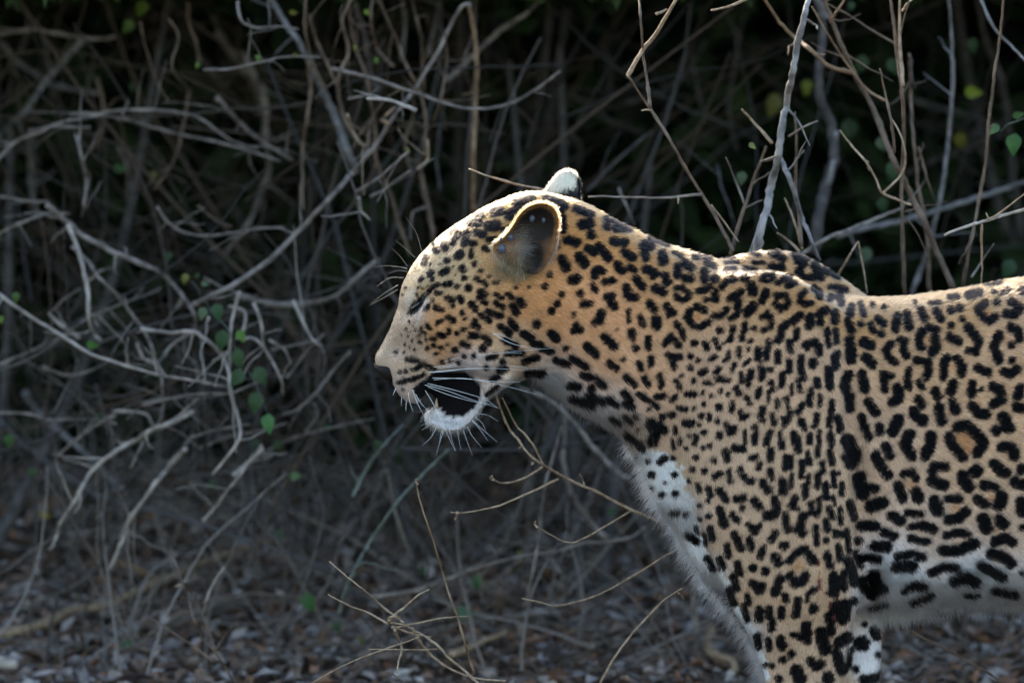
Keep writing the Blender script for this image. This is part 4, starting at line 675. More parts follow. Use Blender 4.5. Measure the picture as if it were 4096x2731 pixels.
thing_of('forked_twig', 'forked brown twig with small green leaves in front of the dark bush', 'twig', [
 ('stem','3','575 1390 610 1260 650 1130 690 1010 740 880 770 800',11,'brown',.3,.28), (T_,'3','740 880 820 868',7,'brown'), (T_,'3','700 1000 790 940',7,'brown'), (B,'3','800 780 700 670 635 600',9,'tan',.26,.24), (T_,'3','650 1110 600 980 550 860',8,'grey'), (T_,'3','652 1135 750 1090',7,'grey')], .28)
thing_of('upright_twigs', 'three thin upright twigs just behind the grey stem above the far shoulder', 'twig', [
 ('stem','3','962 1340 945 1150 930 1000 935 800 925 610',10,'brown'), (T_,'3','965 1360 920 1200 870 1080',8,'tan'), (T_,'3','950 1370 890 1310 830 1270',8,'tan'), (T_,'3','930 870 975 820',9,'grey')], .3)
thing_of('double_stem', 'pair of straight upright brown stems left of the blue grey stem', 'sapling', [
 ('stem','3','1525 1600 1510 1250 1510 1000 1520 700 1510 480 1480 300 1470 150 1440 -30',12,'brown',.34,.3), (B,'3','1515 470 1500 250 1498 -30',10,'tan',.31,.3), (T_,'3','1515 60 1545 20 1580 -20',8,'tan')], .3)
thing_of('dark_upright_stem', 'thin dark stem rising just right of the pair of brown stems', 'sapling', [
 ('stem','3','1660 1600 1640 1250 1600 1000 1570 750 1560 500 1550 300',12,'brown'), (T_,'3','1580 480 1560 420 1565 320',9,'dark'), (T_,'3','1600 800 1640 950 1690 1100',7,'brown')], .62)
thing_of('blue_grey_stem', 'tall smooth blue grey stem curving through the right side bush', 'sapling', [
 ('stem','3','1560 1600 1630 1420 1680 1250 1710 1120 1740 950 1770 700 1785 450 1780 200 1762 -30',14,'blue',.9,.75)], .8)
thing_of('knobbly_stem', 'slim knobbly brown stem near the right edge', 'sapling', [
 ('stem','3','1840 1560 1890 1300 1930 1100 1960 900 1985 650 2010 450 2040 230 2068 -30',10,'brown',.34,.3), (T_,'3','1985 640 1990 560',9,'brown'), (T_,'3','1890 1510 1950 1420 2010 1330',7,'grey')], .3)
thing_of('pale_branch', 'pale bare branch reaching in from the right edge above the back', 'branch', [
 (B,'3','2230 1128 2080 1170 1950 1210 1850 1240 1740 1285',11,'pale',.12,.08), (T_,'3','1980 1195 2060 1150 2200 1040',7,'tan',.1,.1), (T_,'3','1945 1225 1945 1400 1940 1600',8,'tan',.1,.14), (T_,'3','1980 1190 1970 1160',7,'tan',.1,.1)], .1)
thing_of('slanting_pole', 'straight grey branch slanting up right from behind the far shoulder', 'branch', [(B,'3','960 1390 1100 1300 1250 1240 1400 1180 1500 1140',13,'grey',.5,.6)], .5)
thing_of('long_blurred_pole', 'long blurred grey pole rising to the right edge behind the stems', 'branch', [(B,'3','1150 1290 1300 1245 1500 1205 1700 1150 2000 1050 2230 975',18,'blue',1.0,1.1)], 1.0)
thing_of('budded_twig', 'curly thin twig with buds hooking back on itself', 'twig', [
 ('stem','3','1560 1120 1460 1080 1400 1050 1360 960 1310 880 1230 790 1170 710',8,'tan'), (T_,'3','1410 1050 1510 950 1530 850 1500 730 1455 650',7,'tan',.25,.22), (T_,'3','1470 830 1450 640 1420 520 1390 380',9,'brown',.26,.24), (T_,'3','1335 930 1310 880 1330 885',6,'tan')], .25)
thing_of('hooked_stalk', 'thin dry stalk bent double above the dip of the back', 'stalk', [('stem','3','1150 1520 1230 1380 1270 1318',7,'tan',.3,.28), (T_,'3','1270 1318 1295 1430 1320 1600',7,'tan',.28,.3)], .3)
thing_of('far_tree', 'blurred dark tree stem far back near the right edge', 'tree', [('stem','3','2160 1300 2110 900 2090 700 2060 480 2020 350 1960 200 1915 -40',26,'dark',1.8,1.6), (B,'3','1940 0 2010 150 2100 250 2200 350',9,'blue',.5,.5)], 1.6)
thing_of('background_shrub', 'faint blurred shrub of bare stems in the dark right of the far ear', 'shrub', [
 (B,'3','0 560 180 510 330 400 440 220',20,'dark',1.7,1.7), (B,'3','610 820 570 600 590 400 610 200 540 80',16,'dark',1.6,1.6), (B,'3','720 260 900 230 1100 200 1400 150 1700 20',18,'dark',1.9,1.7), (B,'3','1500 500 1600 550 1900 640 2050 700',22,'dark',1.8,1.8), (B,'3','1450 980 1800 830 2050 740',20,'dark',1.8,1.6),
 (B,'2','1550 550 1750 620 1900 740 2150 830',20,'dark',1.8,1.8), (B,'2','1230 950 1400 830 1700 800 1850 700 2120 640',18,'dark',2.0,2.0), (B,'2','1800 1200 1900 1100 2050 950 2210 820',13,'dark',1.0,1.0), (B,'2','1900 300 1955 450 1930 620',16,'dark',1.8,1.8), (B,'2','1700 830 1760 950 1740 1080',16,'dark',1.8,1.8), (B,'3','360 300 400 520 440 620',13,'dark',1.5,1.5), (B,'3','500 900 540 1050 600 1240',11,'dark',1.0,1.0), (B,'2','2000 1180 2050 1300 2100 1420',10,'grey',.8,.8)], 1.8)
# --- upper centre: brown multi-stemmed shrub
thing_of('brown_thicket_shrub', 'many stemmed brown shrub rising left of the forehead', 'shrub', [
 ('stem','2','840 1600 830 1450 800 1250 760 1050 780 950 790 800 740 560 690 450 630 300 560 150 480 -30',18,'brown',1.0,.85),
 ('stem','2','690 1600 620 1400 560 1200 480 1000 470 800 440 600 400 420 330 200 300 -20',16,'brown',1.05,.95), (B,'2','410 920 330 850 260 700 240 500 300 320 270 130 330 -20',17,'brown',.85,.8), (B,'2','490 570 440 450 400 200 345 20',22,'blue',1.4,1.3),
 (B,'2','780 570 760 350 740 150 695 -20',14,'brown',1.0,1.0), (B,'2','805 340 850 150 872 -10',20,'blue',1.4,1.3), (B,'2','730 695 650 660 560 630 420 615',15,'pale',.6,.6), (B,'2','840 760 890 600 920 400 908 200',12,'brown',.85,.8), (T_,'2','360 1200 450 1140 560 1040 690 950',13,'grey',.65,.6), (T_,'2','440 1235 550 1170 690 1070',12,'grey',.65,.6),
 (B,'2','250 570 180 430 100 250 60 100',14,'brown',.9,.9), (B,'2','420 1000 440 800 520 640 640 560',11,'brown',.8,.7), (B,'2','740 1060 800 1000 800 880',14,'tan',.7,.7), (B,'2','560 780 520 760 600 670',18,'orange',.7,.7), (B,'2','300 620 420 600 480 560',9,'grey',.7,.7), (B,'2','700 1100 660 900 720 700 690 520',13,'brown',1.1,1.1), (B,'2','880 1200 860 1000 880 800 900 640',12,'dark',1.1,1.1),
 (B,'2','590 420 480 300 440 120 460 -20',14,'brown',.95,.9), (B,'2','160 560 90 420 30 200 40 -20',12,'brown',.9,.9), (B,'2','640 380 660 200 640 -20',20,'blue',1.3,1.3), (B,'2','780 1300 700 1350 690 1500',10,'grey',.9,.9), (T_,'2','370 1240 400 1340 440 1380',11,'pale',.6,.6)], .95)
thing_of('forked_pole', 'long tan pole forking at the top and sweeping down to the left', 'branch', [
 (B,'2','-670 1910 -560 1860 -420 1790 -220 1650 0 1440 160 1270 320 1100 400 1000 510 860 600 720 720 560 790 450 870 320 930 190 1010 50 1070 25',18,'grey',.72,.78)], .75)
thing_of('orange_upright', 'straight orange brown upright stem left of the far ear', 'sapling', [('stem','2','1085 1340 1085 950 1095 700 1105 400 1090 200 1060 20',20,'orange',.95,.9)], .9)
thing_of('grey_crossing_branch', 'smooth grey branch slanting down left behind the orange upright stem', 'branch', [(B,'2','910 505 1000 440 1130 310 1250 200 1400 100 1530 -20',22,'grey',1.1,1.15)], 1.1)
thing_of('sagging_vine', 'thin grey vine sagging in a long curve across the top centre', 'vine', [(B,'2','200 430 330 460 480 500 640 560 780 600 900 640 1050 680 1200 680 1350 640 1500 550 1630 450',12,'grey',.68,.72), (T_,'2','300 720 330 820 380 900 430 915',9,'tan',.7,.7)], .7)
thing_of('blue_leaning_stem', 'thick blue grey stem leaning right across the upper left', 'sapling', [('stem','2','350 1080 300 950 230 750 160 600 80 450 0 280 -110 120 -190 -20',27,'blue',1.05,1.0)], 1.0)
# --- upper left
thing_of('upper_left_shrub', 'dim tangled grey shrub filling the upper left corner', 'shrub', [
 (B,'1','0 215 200 190 400 215 600 240 720 235',18,'grey',1.3,1.3), (B,'1','-20 250 130 400 270 500 450 560 620 590',22,'blue',1.6,1.6), (B,'1','530 230 400 390 290 520 180 680 60 790 -20 870',24,'blue',1.5,1.5), (B,'1','-20 1010 100 890 250 830 400 770 560 730 700 700 900 690 1100 700 1250 740 1450 880 1620 940',15,'grey',1.0,1.0),
 (T_,'1','180 820 350 800 570 800',12,'grey',.95,.95), (B,'1','440 715 600 715 800 750 1000 800 1200 850 1400 900 1600 960 1760 1010',14,'grey',1.0,1.0), (B,'1','475 845 510 970 545 1130 535 1260 515 1360',15,'grey',.9,.9), (B,'1','1360 610 1450 720 1560 820 1700 920 1840 1010',20,'grey',1.05,1.05),
 (B,'1','1370 210 1450 330 1540 450 1620 580 1650 700 1660 850',28,'grey',1.8,1.8), (B,'1','1530 330 1600 500 1660 650 1670 900 1690 1050 1640 1200 1570 1380 1420 1580',26,'grey',1.5,1.5), (T_,'1','1280 440 1450 435 1600 400 1750 365 1900 360 2010 360',11,'grey',.75,.7), (T_,'1','1490 10 1510 130 1600 180 1750 170 1870 185',11,'grey',.75,.75),
 (B,'1','1935 380 1940 560 1920 750 1900 950 1890 1150 1905 1320',16,'brown',.95,.9), (B,'1','1180 20 1190 160 1230 280 1255 420',16,'brown',1.2,1.2), (T_,'1','990 1300 1050 1390 1150 1450 1300 1470 1450 1460 1600 1440 1790 1420',13,'grey',.85,.8), (T_,'1','1240 1290 1350 1370 1460 1425',9,'brown',.9,.9),
 (B,'1','600 480 640 640 620 840 560 960',18,'brown',1.3,1.3), (B,'1','200 840 190 1000 210 1200 240 1380',28,'blue',1.9,1.9), (B,'1','1190 560 1150 800 1090 1000 960 1200',14,'brown',1.2,1.2), (B,'1','740 900 790 1050 820 1250 780 1400',18,'grey',1.6,1.6), (B,'1','60 20 180 100 120 350 40 640',20,'dark',1.8,1.8), (B,'1','880 140 910 300 990 520 1060 640',9,'brown',1.0,1.0), (B,'1','1060 120 1120 240 1080 420 1180 560',10,'brown',1.0,1.0)], 1.2)
# --- left middle: pale tangle
thing_of('pale_tangle_shrub', 'tangle of pale arching bare branches filling the left middle', 'shrub', [
 (B,'4','300 -120 450 0 520 60 650 130 800 210 950 280 1060 360 1140 450 1210 550 1225 630 1200 685',23,'grey',.85,.8), (B,'4','430 0 480 120 520 260 560 420 560 580 590 680 630 715',18,'pale',.8,.8), (B,'4','-20 420 100 510 250 610 400 700 550 790 700 850 900 910 1050 940 1250 980 1420 1015',14,'pale',.72,.68), (B,'4','500 705 400 630 305 555',17,'pale',.9,.9), (T_,'4','310 555 400 470 510 395',10,'grey',.9,.9),
 (B,'4','-20 880 100 830 250 760 400 690 600 550 750 500 900 450 1010 395',12,'grey',.9,.9), (B,'4','450 130 560 240 620 330 740 450 830 560 900 650 960 790 1000 900 1020 1000 1030 1130 1000 1240 920 1320 820 1520',15,'grey',.8,.75), (B,'4','1210 670 1080 750 1010 830 975 885',15,'grey',.75,.75), (B,'4','890 650 1050 670 1200 670 1290 720 1390 810 1440 930 1450 1040 1490 1170 1510 1290 1490 1370 1340 1560',17,'pale',.68,.62),
 (B,'4','1500 425 1470 530 1450 650 1440 780 1440 900',15,'pale',.68,.65), (B,'4','1490 430 1600 470 1750 500 1950 490 2100 440 2250 310 2370 215',24,'grey',.95,.9), (B,'4','1590 490 1640 620 1650 740 1710 850 1760 960 1775 1060',15,'pale',.7,.7), (B,'4','1520 720 1580 705 1640 760 1700 850',15,'pale',.66,.68), (B,'4','1840 475 1900 590 1950 690 1995 750',14,'pale',.75,.75), (T_,'4','1700 785 1850 750 2010 715',11,'grey',.8,.8), (T_,'4','2030 685 1900 830 1795 960',11,'grey',.8,.8),
 (B,'4','2200 795 2080 920 1980 1040 1870 1150 1770 1190',13,'grey',.8,.8), (B,'4','-20 1180 150 1180 300 1210 450 1215 620 1222 730 1245',13,'grey',.85,.85), (B,'4','720 1195 600 1250 500 1320 370 1440',15,'grey',.85,.85), (B,'4','1210 1165 1080 1240 960 1280 850 1350 700 1440 570 1560 510 1660 430 1780 380 1850 360 1940 320 2030',20,'pale',.74,.80), (T_,'4','900 1130 1100 1080 1300 1050 1450 1050 1620 985',13,'grey',.75,.75),
 (B,'5','1170 -10 1080 90 980 210 900 320 830 440 770 560 685 750',18,'pale',.78,.82), (B,'5','1650 -10 1550 90 1480 180 1400 280 1350 360 1270 440',15,'pale',.7,.75), (T_,'4','1150 1400 1190 1330 1350 1290 1570 1245',12,'grey',.75,.75), (B,'4','150 1040 230 1160 330 1260 550 1430 690 1600 760 1640 820 1740',26,'blue',1.4,1.35), (B,'4','560 350 640 290 700 270',14,'grey',.85,.85), (T_,'4','610 560 700 660 800 760 790 900',10,'grey',.85,.85),
 (T_,'4','270 890 420 945 560 910 700 840',13,'grey',.95,.95), (T_,'4','860 740 900 830 980 880 1010 960',12,'pale',.85,.85), (T_,'4','1150 690 1160 800 1220 860 1240 960',9,'grey',.9,.9), (T_,'4','1310 570 1300 640 1290 700',10,'pale',.7,.7), (B,'4','1440 510 1540 540 1530 640 1480 720',13,'pale',.75,.75), (T_,'4','2010 740 2040 820 2020 960',10,'grey',.85,.85), (B,'4','1000 1590 1100 1460 1200 1330 1190 1240',13,'grey',.9,.9), (T_,'4','700 1160 900 1180 960 1250',11,'pale',.8,.8),
 (B,'1','-20 1475 150 1380 300 1340 440 1340',16,'grey',.9,.88), (T_,'1','-20 1228 150 1250 320 1270',14,'grey',.95,.9), (B,'4','1250 1400 1420 1330 1600 1300 1800 1240',9,'grey',.9,.9), (B,'4','1560 1500 1700 1400 1900 1320 2352 1210',10,'grey',.95,.95), (B,'4','1460 1568 1560 1480 1640 1380',16,'pale',.8,.8), (T_,'4','1900 1320 1990 1200 1960 1100',9,'grey',.9,.9), (T_,'4','1280 330 1420 400 1600 450',9,'grey',.85,.85), (T_,'4','1690 720 1780 780 1830 870',11,'pale',.75,.75)], .8)
# --- ground level left
thing_of('fallen_branch', 'long fallen tan branch lying across the litter at lower left', 'fallen branch', [(B,'5','-40 1160 150 1120 300 1070 450 1000 600 980 800 910 950 840 1100 780 1230 710 1350 670 1500 620 1700 575',30,'tan','G','G')], 'G')
thing_of('looped_root', 'pale broken root looping above the fallen branch', 'root', [(B,'5','1275 690 1275 610 1245 545 1205 540',24,'pale',1.62,1.58), (B,'5','1220 510 1280 450 1380 412 1440 425 1465 510 1485 610',30,'pale',1.6,1.7)], 1.6)
thing_of('short_bark', 'short reddish stick lying above the fallen branch', 'stick', [(B,'5','750 695 900 760 1010 805',24,'orange','G','G')], 'G')
thing_of('bark_chunk', 'curved brown bark piece on the litter at left', 'stick', [(B,'5','420 585 530 575 625 645',26,'brown','G','G')], 'G')
thing_of('cut_log', 'thick pale log end poking in at the bottom left corner', 'log', [('trunk','5','-160 1300 -60 1316 20 1330 105 1342',52,'pale','G','G')], 'G')
thing_of('dry_weed', 'spindly dry weed with branching stalks at the lower left', 'weed', [
 ('stem','5','1490 1500 1400 1340 1340 1250 1270 1180 1220 1060 1180 920 1130 780 1080 640 1030 515',8,'brown',.45,.4), (T_,'5','1350 1250 1310 1130 1260 1010 1220 885',9,'brown'), (T_,'5','1340 1325 1220 1230 1100 1150 1000 1080 890 1030',8,'brown'), (T_,'5','1355 1245 1420 1150 1490 1070',7,'brown'), (T_,'5','1135 840 1100 850',8,'tan'), (T_,'5','1150 830 1190 805',8,'tan'), (T_,'5','1210 1020 1130 1010',6,'brown')], .42)
thing_of('pale_stalk', 'single pale stalk standing in the litter beside the weed', 'stalk', [('stem','5','1280 1025 1300 930 1340 830 1405 735',10,'pale',.62,.6)], .6)
# --- in front, sharp
thing_of('upright_stick', 'thin straight stick standing below the chin', 'stick', [('stem','6','1022 1470 1020 1440 1000 1380 965 1260 930 1140 890 1030 850 900 810 770 775 650 740 560 705 440 690 360 688 315',8,'orange',.02,.0), (T_,'6','690 345 682 330 680 318',7,'tan',0,0)], .0)
thing_of('broken_twig_cluster', 'spray of broken golden twigs at the bottom centre', 'twig', [
 ('stem','6','1080 1560 1050 1516 980 1450 880 1370 800 1280 700 1220 600 1170 515 1160',10,'tan',-.02,-.02), (T_,'6','515 1165 400 1100 290 1060 180 1000 170 992',8,'tan',-.02,-.04), (T_,'6','610 1160 480 1060 380 970 280 890 172 798',7,'tan',-.02,.0), (T_,'6','515 1160 560 1110 620 1060 690 1000 757 963',11,'tan',-.02,-.05), (T_,'6','540 1190 700 1160 850 1130 1002 1120',8,'tan',-.02,.02), (T_,'6','555 1200 590 1280 600 1320 580 1390 572 1455',9,'tan',-.02,-.05),
 (T_,'6','810 1315 600 1318 400 1315',5,'tan',-.02,-.02), (T_,'6','700 1245 520 1310 350 1370 200 1440 40 1530',6,'tan',-.02,-.04), (B,'6','660 1190 690 1250 760 1340 850 1410 950 1460 1060 1490 1210 1500',9,'tan',-.02,.0), (T_,'6','520 1160 530 1130 570 1120 600 1150',9,'tan',-.03,-.02), (T_,'6','540 1180 650 1220 770 1245',8,'tan',-.02,.0), (T_,'6','500 1445 560 1470 640 1530',7,'brown',.0,.0)], -.02)
thing_of('arching_twig', 'long golden brown twig arching from the throat to the chest with side twigs', 'twig', [
 ('stem','6','2250 600 2130 570 2000 520 1850 450 1700 370 1560 310 1430 235 1350 170 1280 80 1220 0 1150 -180',11,'tan',.12,.05), (B,'6','1430 235 1380 130 1320 50 1270 0 1190 -160',8,'tan',.08,.1), (T_,'6','1425 245 1340 300 1260 330 1190 340 1145 322 1128 300',8,'tan',.08,.05), (T_,'6','1520 315 1380 380 1200 460 1100 490 960 515 885 510',8,'tan',.08,.03),
 (T_,'6','1950 500 1800 590 1680 660 1580 690 1470 640 1385 588',7,'tan',.1,.06), (T_,'6','1672 358 1665 330 1642 285',7,'tan',.1,.1), (T_,'6','925 512 925 535 912 555',9,'tan',.03,.03), (T_,'6','1395 600 1380 580 1385 566',8,'tan',.06,.06), (T_,'6','1140 322 1122 312 1130 296',9,'tan',.05,.05), (T_,'6','1372 222 1360 230',10,'tan',.06,.06), (T_,'6','1300 132 1284 130',9,'tan',.06,.06)], .08)
thing_of('lower_arching_twig', 'thin curved twig reaching left from the chest fur', 'twig', [(B,'6','2300 660 2220 720 2080 810 1900 920 1750 1000 1600 1045 1500 1060 1430 1045 1305 1018',7,'tan',.12,.06)], .1)
thing_of('tip_twig', 'single slanting twig with a withered tip beside the foreleg', 'twig', [('stem','6','1745 1550 1840 1380 1950 1230 2050 1120 2150 1020 2248 957',8,'tan',.0,-.02), (T_,'6','2225 985 2245 1000 2255 1022',6,'tan',-.02,-.02)], .0)
thing_of('belly_twig', 'dark thin twig slanting down under the belly', 'twig', [(B,'L','1430 1195 1600 1290 1800 1390 2000 1500 2120 1590',9,'brown',.28,.3)], .28)
thing_of('green_grey_stems', 'two blurred green grey stems slanting down left under the chin', 'sapling', [(B,'6','230 1110 260 1000 320 850 400 700 500 560 600 420 750 260 880 140',13,'green',.6,.6), (B,'6','310 420 400 250 500 110 610 -10',12,'green',.65,.65)], .6)
thing_of('lower_grey_branch', 'blurred grey branch running level below the arching twig', 'branch', [(B,'6','420 1005 700 970 900 890 1100 820 1300 770 1500 740 1680 690 1900 670 2030 600',14,'grey',.72,.76)], .7)
thing_of('hanging_roots', 'pale curving stems hanging behind the throat and chest', 'root', [(B,'6','1800 665 1700 560 1600 400 1550 200 1560 -20 1540 -120',17,'grey',.95,.95), (B,'6','1930 315 1850 260 1720 130 1620 0 1480 -140 1300 -220',17,'grey',.8,.8), (T_,'6','1320 1080 1360 900 1400 700 1420 500 1440 350 1480 220 1540 0',11,'grey',.7,.7), (T_,'6','660 800 590 600 540 420 515 260',12,'grey',.85,.85), (T_,'6','1550 980 1530 860 1470 780',12,'grey',.8,.8)], .9)
thing_of('brown_bent_root', 'brown root bending down into the litter below the arching twig', 'root', [(B,'6','1180 1170 1175 980 1220 870 1300 790',18,'brown',.95,.95)], .95)
thing_of('short_log', 'short tan log lying behind the golden twig spray', 'log', [('trunk','6','890 1345 1050 1280 1215 1215',24,'tan','G','G')], 'G')
thing_of('reddish_root', 'dull reddish root lying behind the chest fur', 'root', [(B,'6','1590 775 1750 800 1850 840 1920 900',16,'orange','G','G')], 'G')
thing_of('curled_root', 'pale curled root on the ground left of the foreleg', 'root', [(B,'L','480 1270 462 1330 480 1390 540 1420 600 1450 610 1490',26,'tan','G','G')], 'G')
thing_of('upright_grey_stake', 'blurred grey stake standing left of the foreleg', 'stake', [('stem','L','405 1568 400 1400 390 1200 380 1000',22,'grey',.8,.8)], .8)
# ---------------------------------------------------------------- leaves that can be told apart
LEAF_F = [(0, 1, 2, 3)]
def leaf_mesh():
    V, F = [], []; n = 7
    for i in range(n):
        t = i / (n - 1); w = .36 * math.sin(math.pi * min(1, t ** .62)) * (1 - .15 * t) + .004
        for s in (-1, 0, 1): V.append((s * w, t, -.10 * abs(s) * -1 * w * 2.4 + .10 * math.sin(t * 3.1)))
    for i in range(n - 1):
        for j in range(2): a = i * 3 + j; F.append((a, a + 1, a + 4, a + 3))
    return V, F
LV, LF = leaf_mesh()
def leaf(name, p, size, rgb, ang, parent, rng, tilt=None):
    """one leaf of given length; ang = direction of its tip seen from the front, degrees clockwise from up"""
    Vn = np.array(LV) * size; a = R(ang); tl = rng.uniform(-.5, .5) if tilt is None else tilt
    c, s = math.cos(tl), math.sin(tl); Vn = np.c_[Vn[:, 0] * c + Vn[:, 2] * s, Vn[:, 1], -Vn[:, 0] * s + Vn[:, 2] * c]
    W = np.c_[Vn[:, 0] * math.cos(a) + Vn[:, 1] * math.sin(a), -Vn[:, 2], -Vn[:, 0] * math.sin(a) + Vn[:, 1] * math.cos(a)] + p
    o = mesh_obj(name, W, LF, M['leaf'], parent); at_ = o.data.attributes.new('tint', 'FLOAT_COLOR', 'POINT')
    at_.data.foreach_set('color', np.tile(np.array([*rgb, 1.0], np.float32), len(W))); return o
lr = np.random.default_rng(12); GRN, YEL, PALE = (.042, .085, .03), (.16, .15, .03), (.09, .13, .06)
vine = thing_of('leafy_vine', 'hanging vine with heart shaped green leaves at left', 'vine', [('stem','4','1290 480 1340 560 1430 650 1470 760 1520 870 1570 930 1620 1030 1660 1130 1690 1230',4,'green',.62,.62)], .62)
for u, v, s, a, c in [(1290,545,62,200,PALE),(1345,530,80,165,GRN),(1400,700,92,190,GRN),(1488,690,60,150,(.10,.20,.03)),(1490,815,90,170,GRN),(1520,950,84,215,GRN),(1600,935,88,150,GRN),(1615,1090,96,190,GRN),(1688,1225,90,178,(.08,.20,.06))]:
    x, y_ = src('4', u, v); sz = s / 1.568 / PXM * 1.65; leaf('leaf', at(x, y_ - s / 3.2, .60 + lr.uniform(-.02, .02)), sz, c, a, vine, lr)
spr = thing_of('leaf_sprig', 'tiny sprig with one yellow and one green leaf left of the vine', 'sprig', [('stem','4','1260 450 1240 400 1200 350',4,'green',.72,.72)], .72)
for u, v, s, a, c in [(1165,330,70,190,YEL),(1262,385,55,100,PALE),(1225,345,40,40,GRN)]:
    x, y_ = src('4', u, v); leaf('leaf', at(x, y_ - s / 4, .72), s / 1.568 / PXM * 1.15, c, a, spr, lr)
sp2 = thing_of('leaf_sprig', 'green leafed sprig at the right edge above the back', 'sprig', [('stem','3','2200 640 2140 660 2085 680 2050 720',4,'green',.4,.4)], .4)
for u, v, s, a, c in [(2040,725,90,225,(.07,.13,.05)),(2130,800,160,185,(.04,.11,.03)),(2110,670,90,80,GRN)]:
    x, y_ = src('3', u, v); leaf('leaf', at(x, y_ - s / 3, .4), s / 1.3634 / PXM * .85, c, a, sp2, lr)
# single leaves scattered through the bush
SCAT = [('3',680,795,55,150,PALE,.26,'small bright green leaf on the forked twig'),('3',645,965,90,185,PALE,.7,'pale blurred leaf below the forked twig'),('3',825,560,150,200,YEL,1.5,'big blurred yellow leaf left of the mottled stem'),('3',1850,530,110,90,(.24,.30,.03),1.2,'yellow green leaf behind the blue grey stem'),
 ('3',1300,340,120,190,GRN,1.2,'dark green leaf between the brown and the double stems, upper'),('3',1450,355,110,170,GRN,1.1,'dark green leaf beside the double stems'),('3',1895,240,100,185,GRN,1.2,'dull green leaf near the top right'),('3',1385,780,90,170,PALE,1.0,'dull green leaf below the curled twig top'),('3',1465,920,130,190,GRN,1.0,'long green leaf beside the double stems, lower'),('3',1400,1110,100,180,GRN,1.1,'green leaf low behind the budded twig'),
 ('3',1335,1390,110,200,PALE,1.0,'pale green leaf just above the back'),('3',2115,1460,130,200,GRN,.9,'green leaf close above the back at the right edge'),('3',1240,700,140,200,GRN,1.6,'blurred dark leaf right of the dark trunk'),('3',990,470,100,170,(.20,.24,.02),1.5,'yellow leaf in the dark beside the mottled stem'),('3',1830,760,120,180,(.22,.20,.02),1.7,'dim yellow leaf right of the blue grey stem'),('3',1240,30,60,180,GRN,1.0,'small leaf at the top right edge'),
 ('1',1625,365,56,180,(.10,.20,.03),.74,'bright green bud on the thin level twig at the top'),('1',905,50,130,190,(.14,.22,.02),1.3,'yellow green leaf at the top left'),('1',830,170,110,200,(.10,.18,.02),1.3,'green leaf below the yellow green one at the top left'),('1',710,1085,90,100,(.06,.16,.05),1.2,'green leaf in the dark left upper bush'),('1',965,1095,60,180,YEL,1.2,'small yellow leaf in the dark left upper bush'),('1',830,545,70,180,GRN,1.4,'dark leaf in the upper left shrub'),
 ('1',1240,410,50,180,(.12,.2,.03),.8,'tiny leaf at the left end of the level twig'),('1',1835,360,40,90,YEL,.72,'tiny yellow bud on the level twig'),('1',1815,95,60,90,YEL,.8,'yellow bud at the top beside the blue stem'),('2',480,380,50,180,(.10,.20,.03),.8,'small green bud among the brown stems'),('2',345,300,50,180,YEL,.8,'yellow bud among the brown stems'),('2',670,940,40,180,YEL,.6,'yellow tip above the forehead whiskers'),('2',410,80,50,160,(.18,.26,.03),.8,'green bud near the top of the brown stems'),
 ('4',105,450,80,190,(.08,.15,.03),.72,'bright green leaf at the far left edge'),('4',545,770,90,120,(.10,.24,.05),.7,'green leaf on the long pale branch at left'),('4',10,590,60,180,(.16,.26,.03),.72,'tiny leaf cut by the left edge'),('4',60,1350,110,180,(.05,.12,.02),1.0,'bright leaf low at the left edge'),('4',625,1195,60,180,GRN,.8,'small leaf on the lower left branch'),('4',1060,195,80,200,GRN,1.1,'green leaf above the big arching branch'),('4',1590,1380,120,190,GRN,.9,'leaf below the hanging vine'),('4',1745,1380,90,170,GRN,.9,'leaf right of the one below the vine'),('4',1990,1300,100,80,(.06,.13,.06),1.0,'dull leaf below the muzzle'),
 ('5',210,135,70,180,(.05,.11,.02),1.0,'green leaf in the lower left litter'),('5',1325,215,90,160,GRN,.95,'green leaf beside the short pale branch'),('5',1815,205,90,90,(.10,.18,.06),.8,'flat green leaf above the lower left litter'),('5',1735,530,80,160,GRN,.9,'green leaf in the litter right of the looped root'),('5',815,1235,130,190,(.05,.13,.04),.9,'large dull green leaf on the litter'),('5',1915,950,150,170,(.06,.15,.04),.75,'green yellow leaf in the litter near the golden twigs'),('5',250,425,90,100,(.28,.20,.04),1.1,'yellow dry leaf at the left'),
 ('6',1045,910,110,180,(.05,.13,.04),.9,'green leaf on the litter below the stick'),('6',920,1140,120,90,(.08,.16,.08),.8,'pale green leaf behind the golden twig spray'),('6',1805,535,70,80,GRN,.7,'small leaf behind the arching twig'),('6',720,850,70,180,GRN,.8,'leaf left of the upright stick'),('6',450,110,70,180,GRN,.7,'leaf below the chin whiskers'),('6',350,1260,60,180,YEL,.9,'yellow leaf low at the bottom'),('6',1290,750,50,180,YEL,.9,'yellow fleck on the level grey branch'),('6',200,1180,90,150,GRN,.9,'green leaf low at the bottom centre')]
for f, u, v, s, a, c, yy, lab in SCAT:
    x, y_ = src(f, u, v); o = leaf('bush_leaf', at(x, y_ - s / 4, yy), s / FR[f][2] / PXM * (1 + yy / DIST) * .95, np.array(c) * .8, a + lr.uniform(-15, 15), None, lr); tag(o, lab, 'leaf', 'single leaves in the bush')

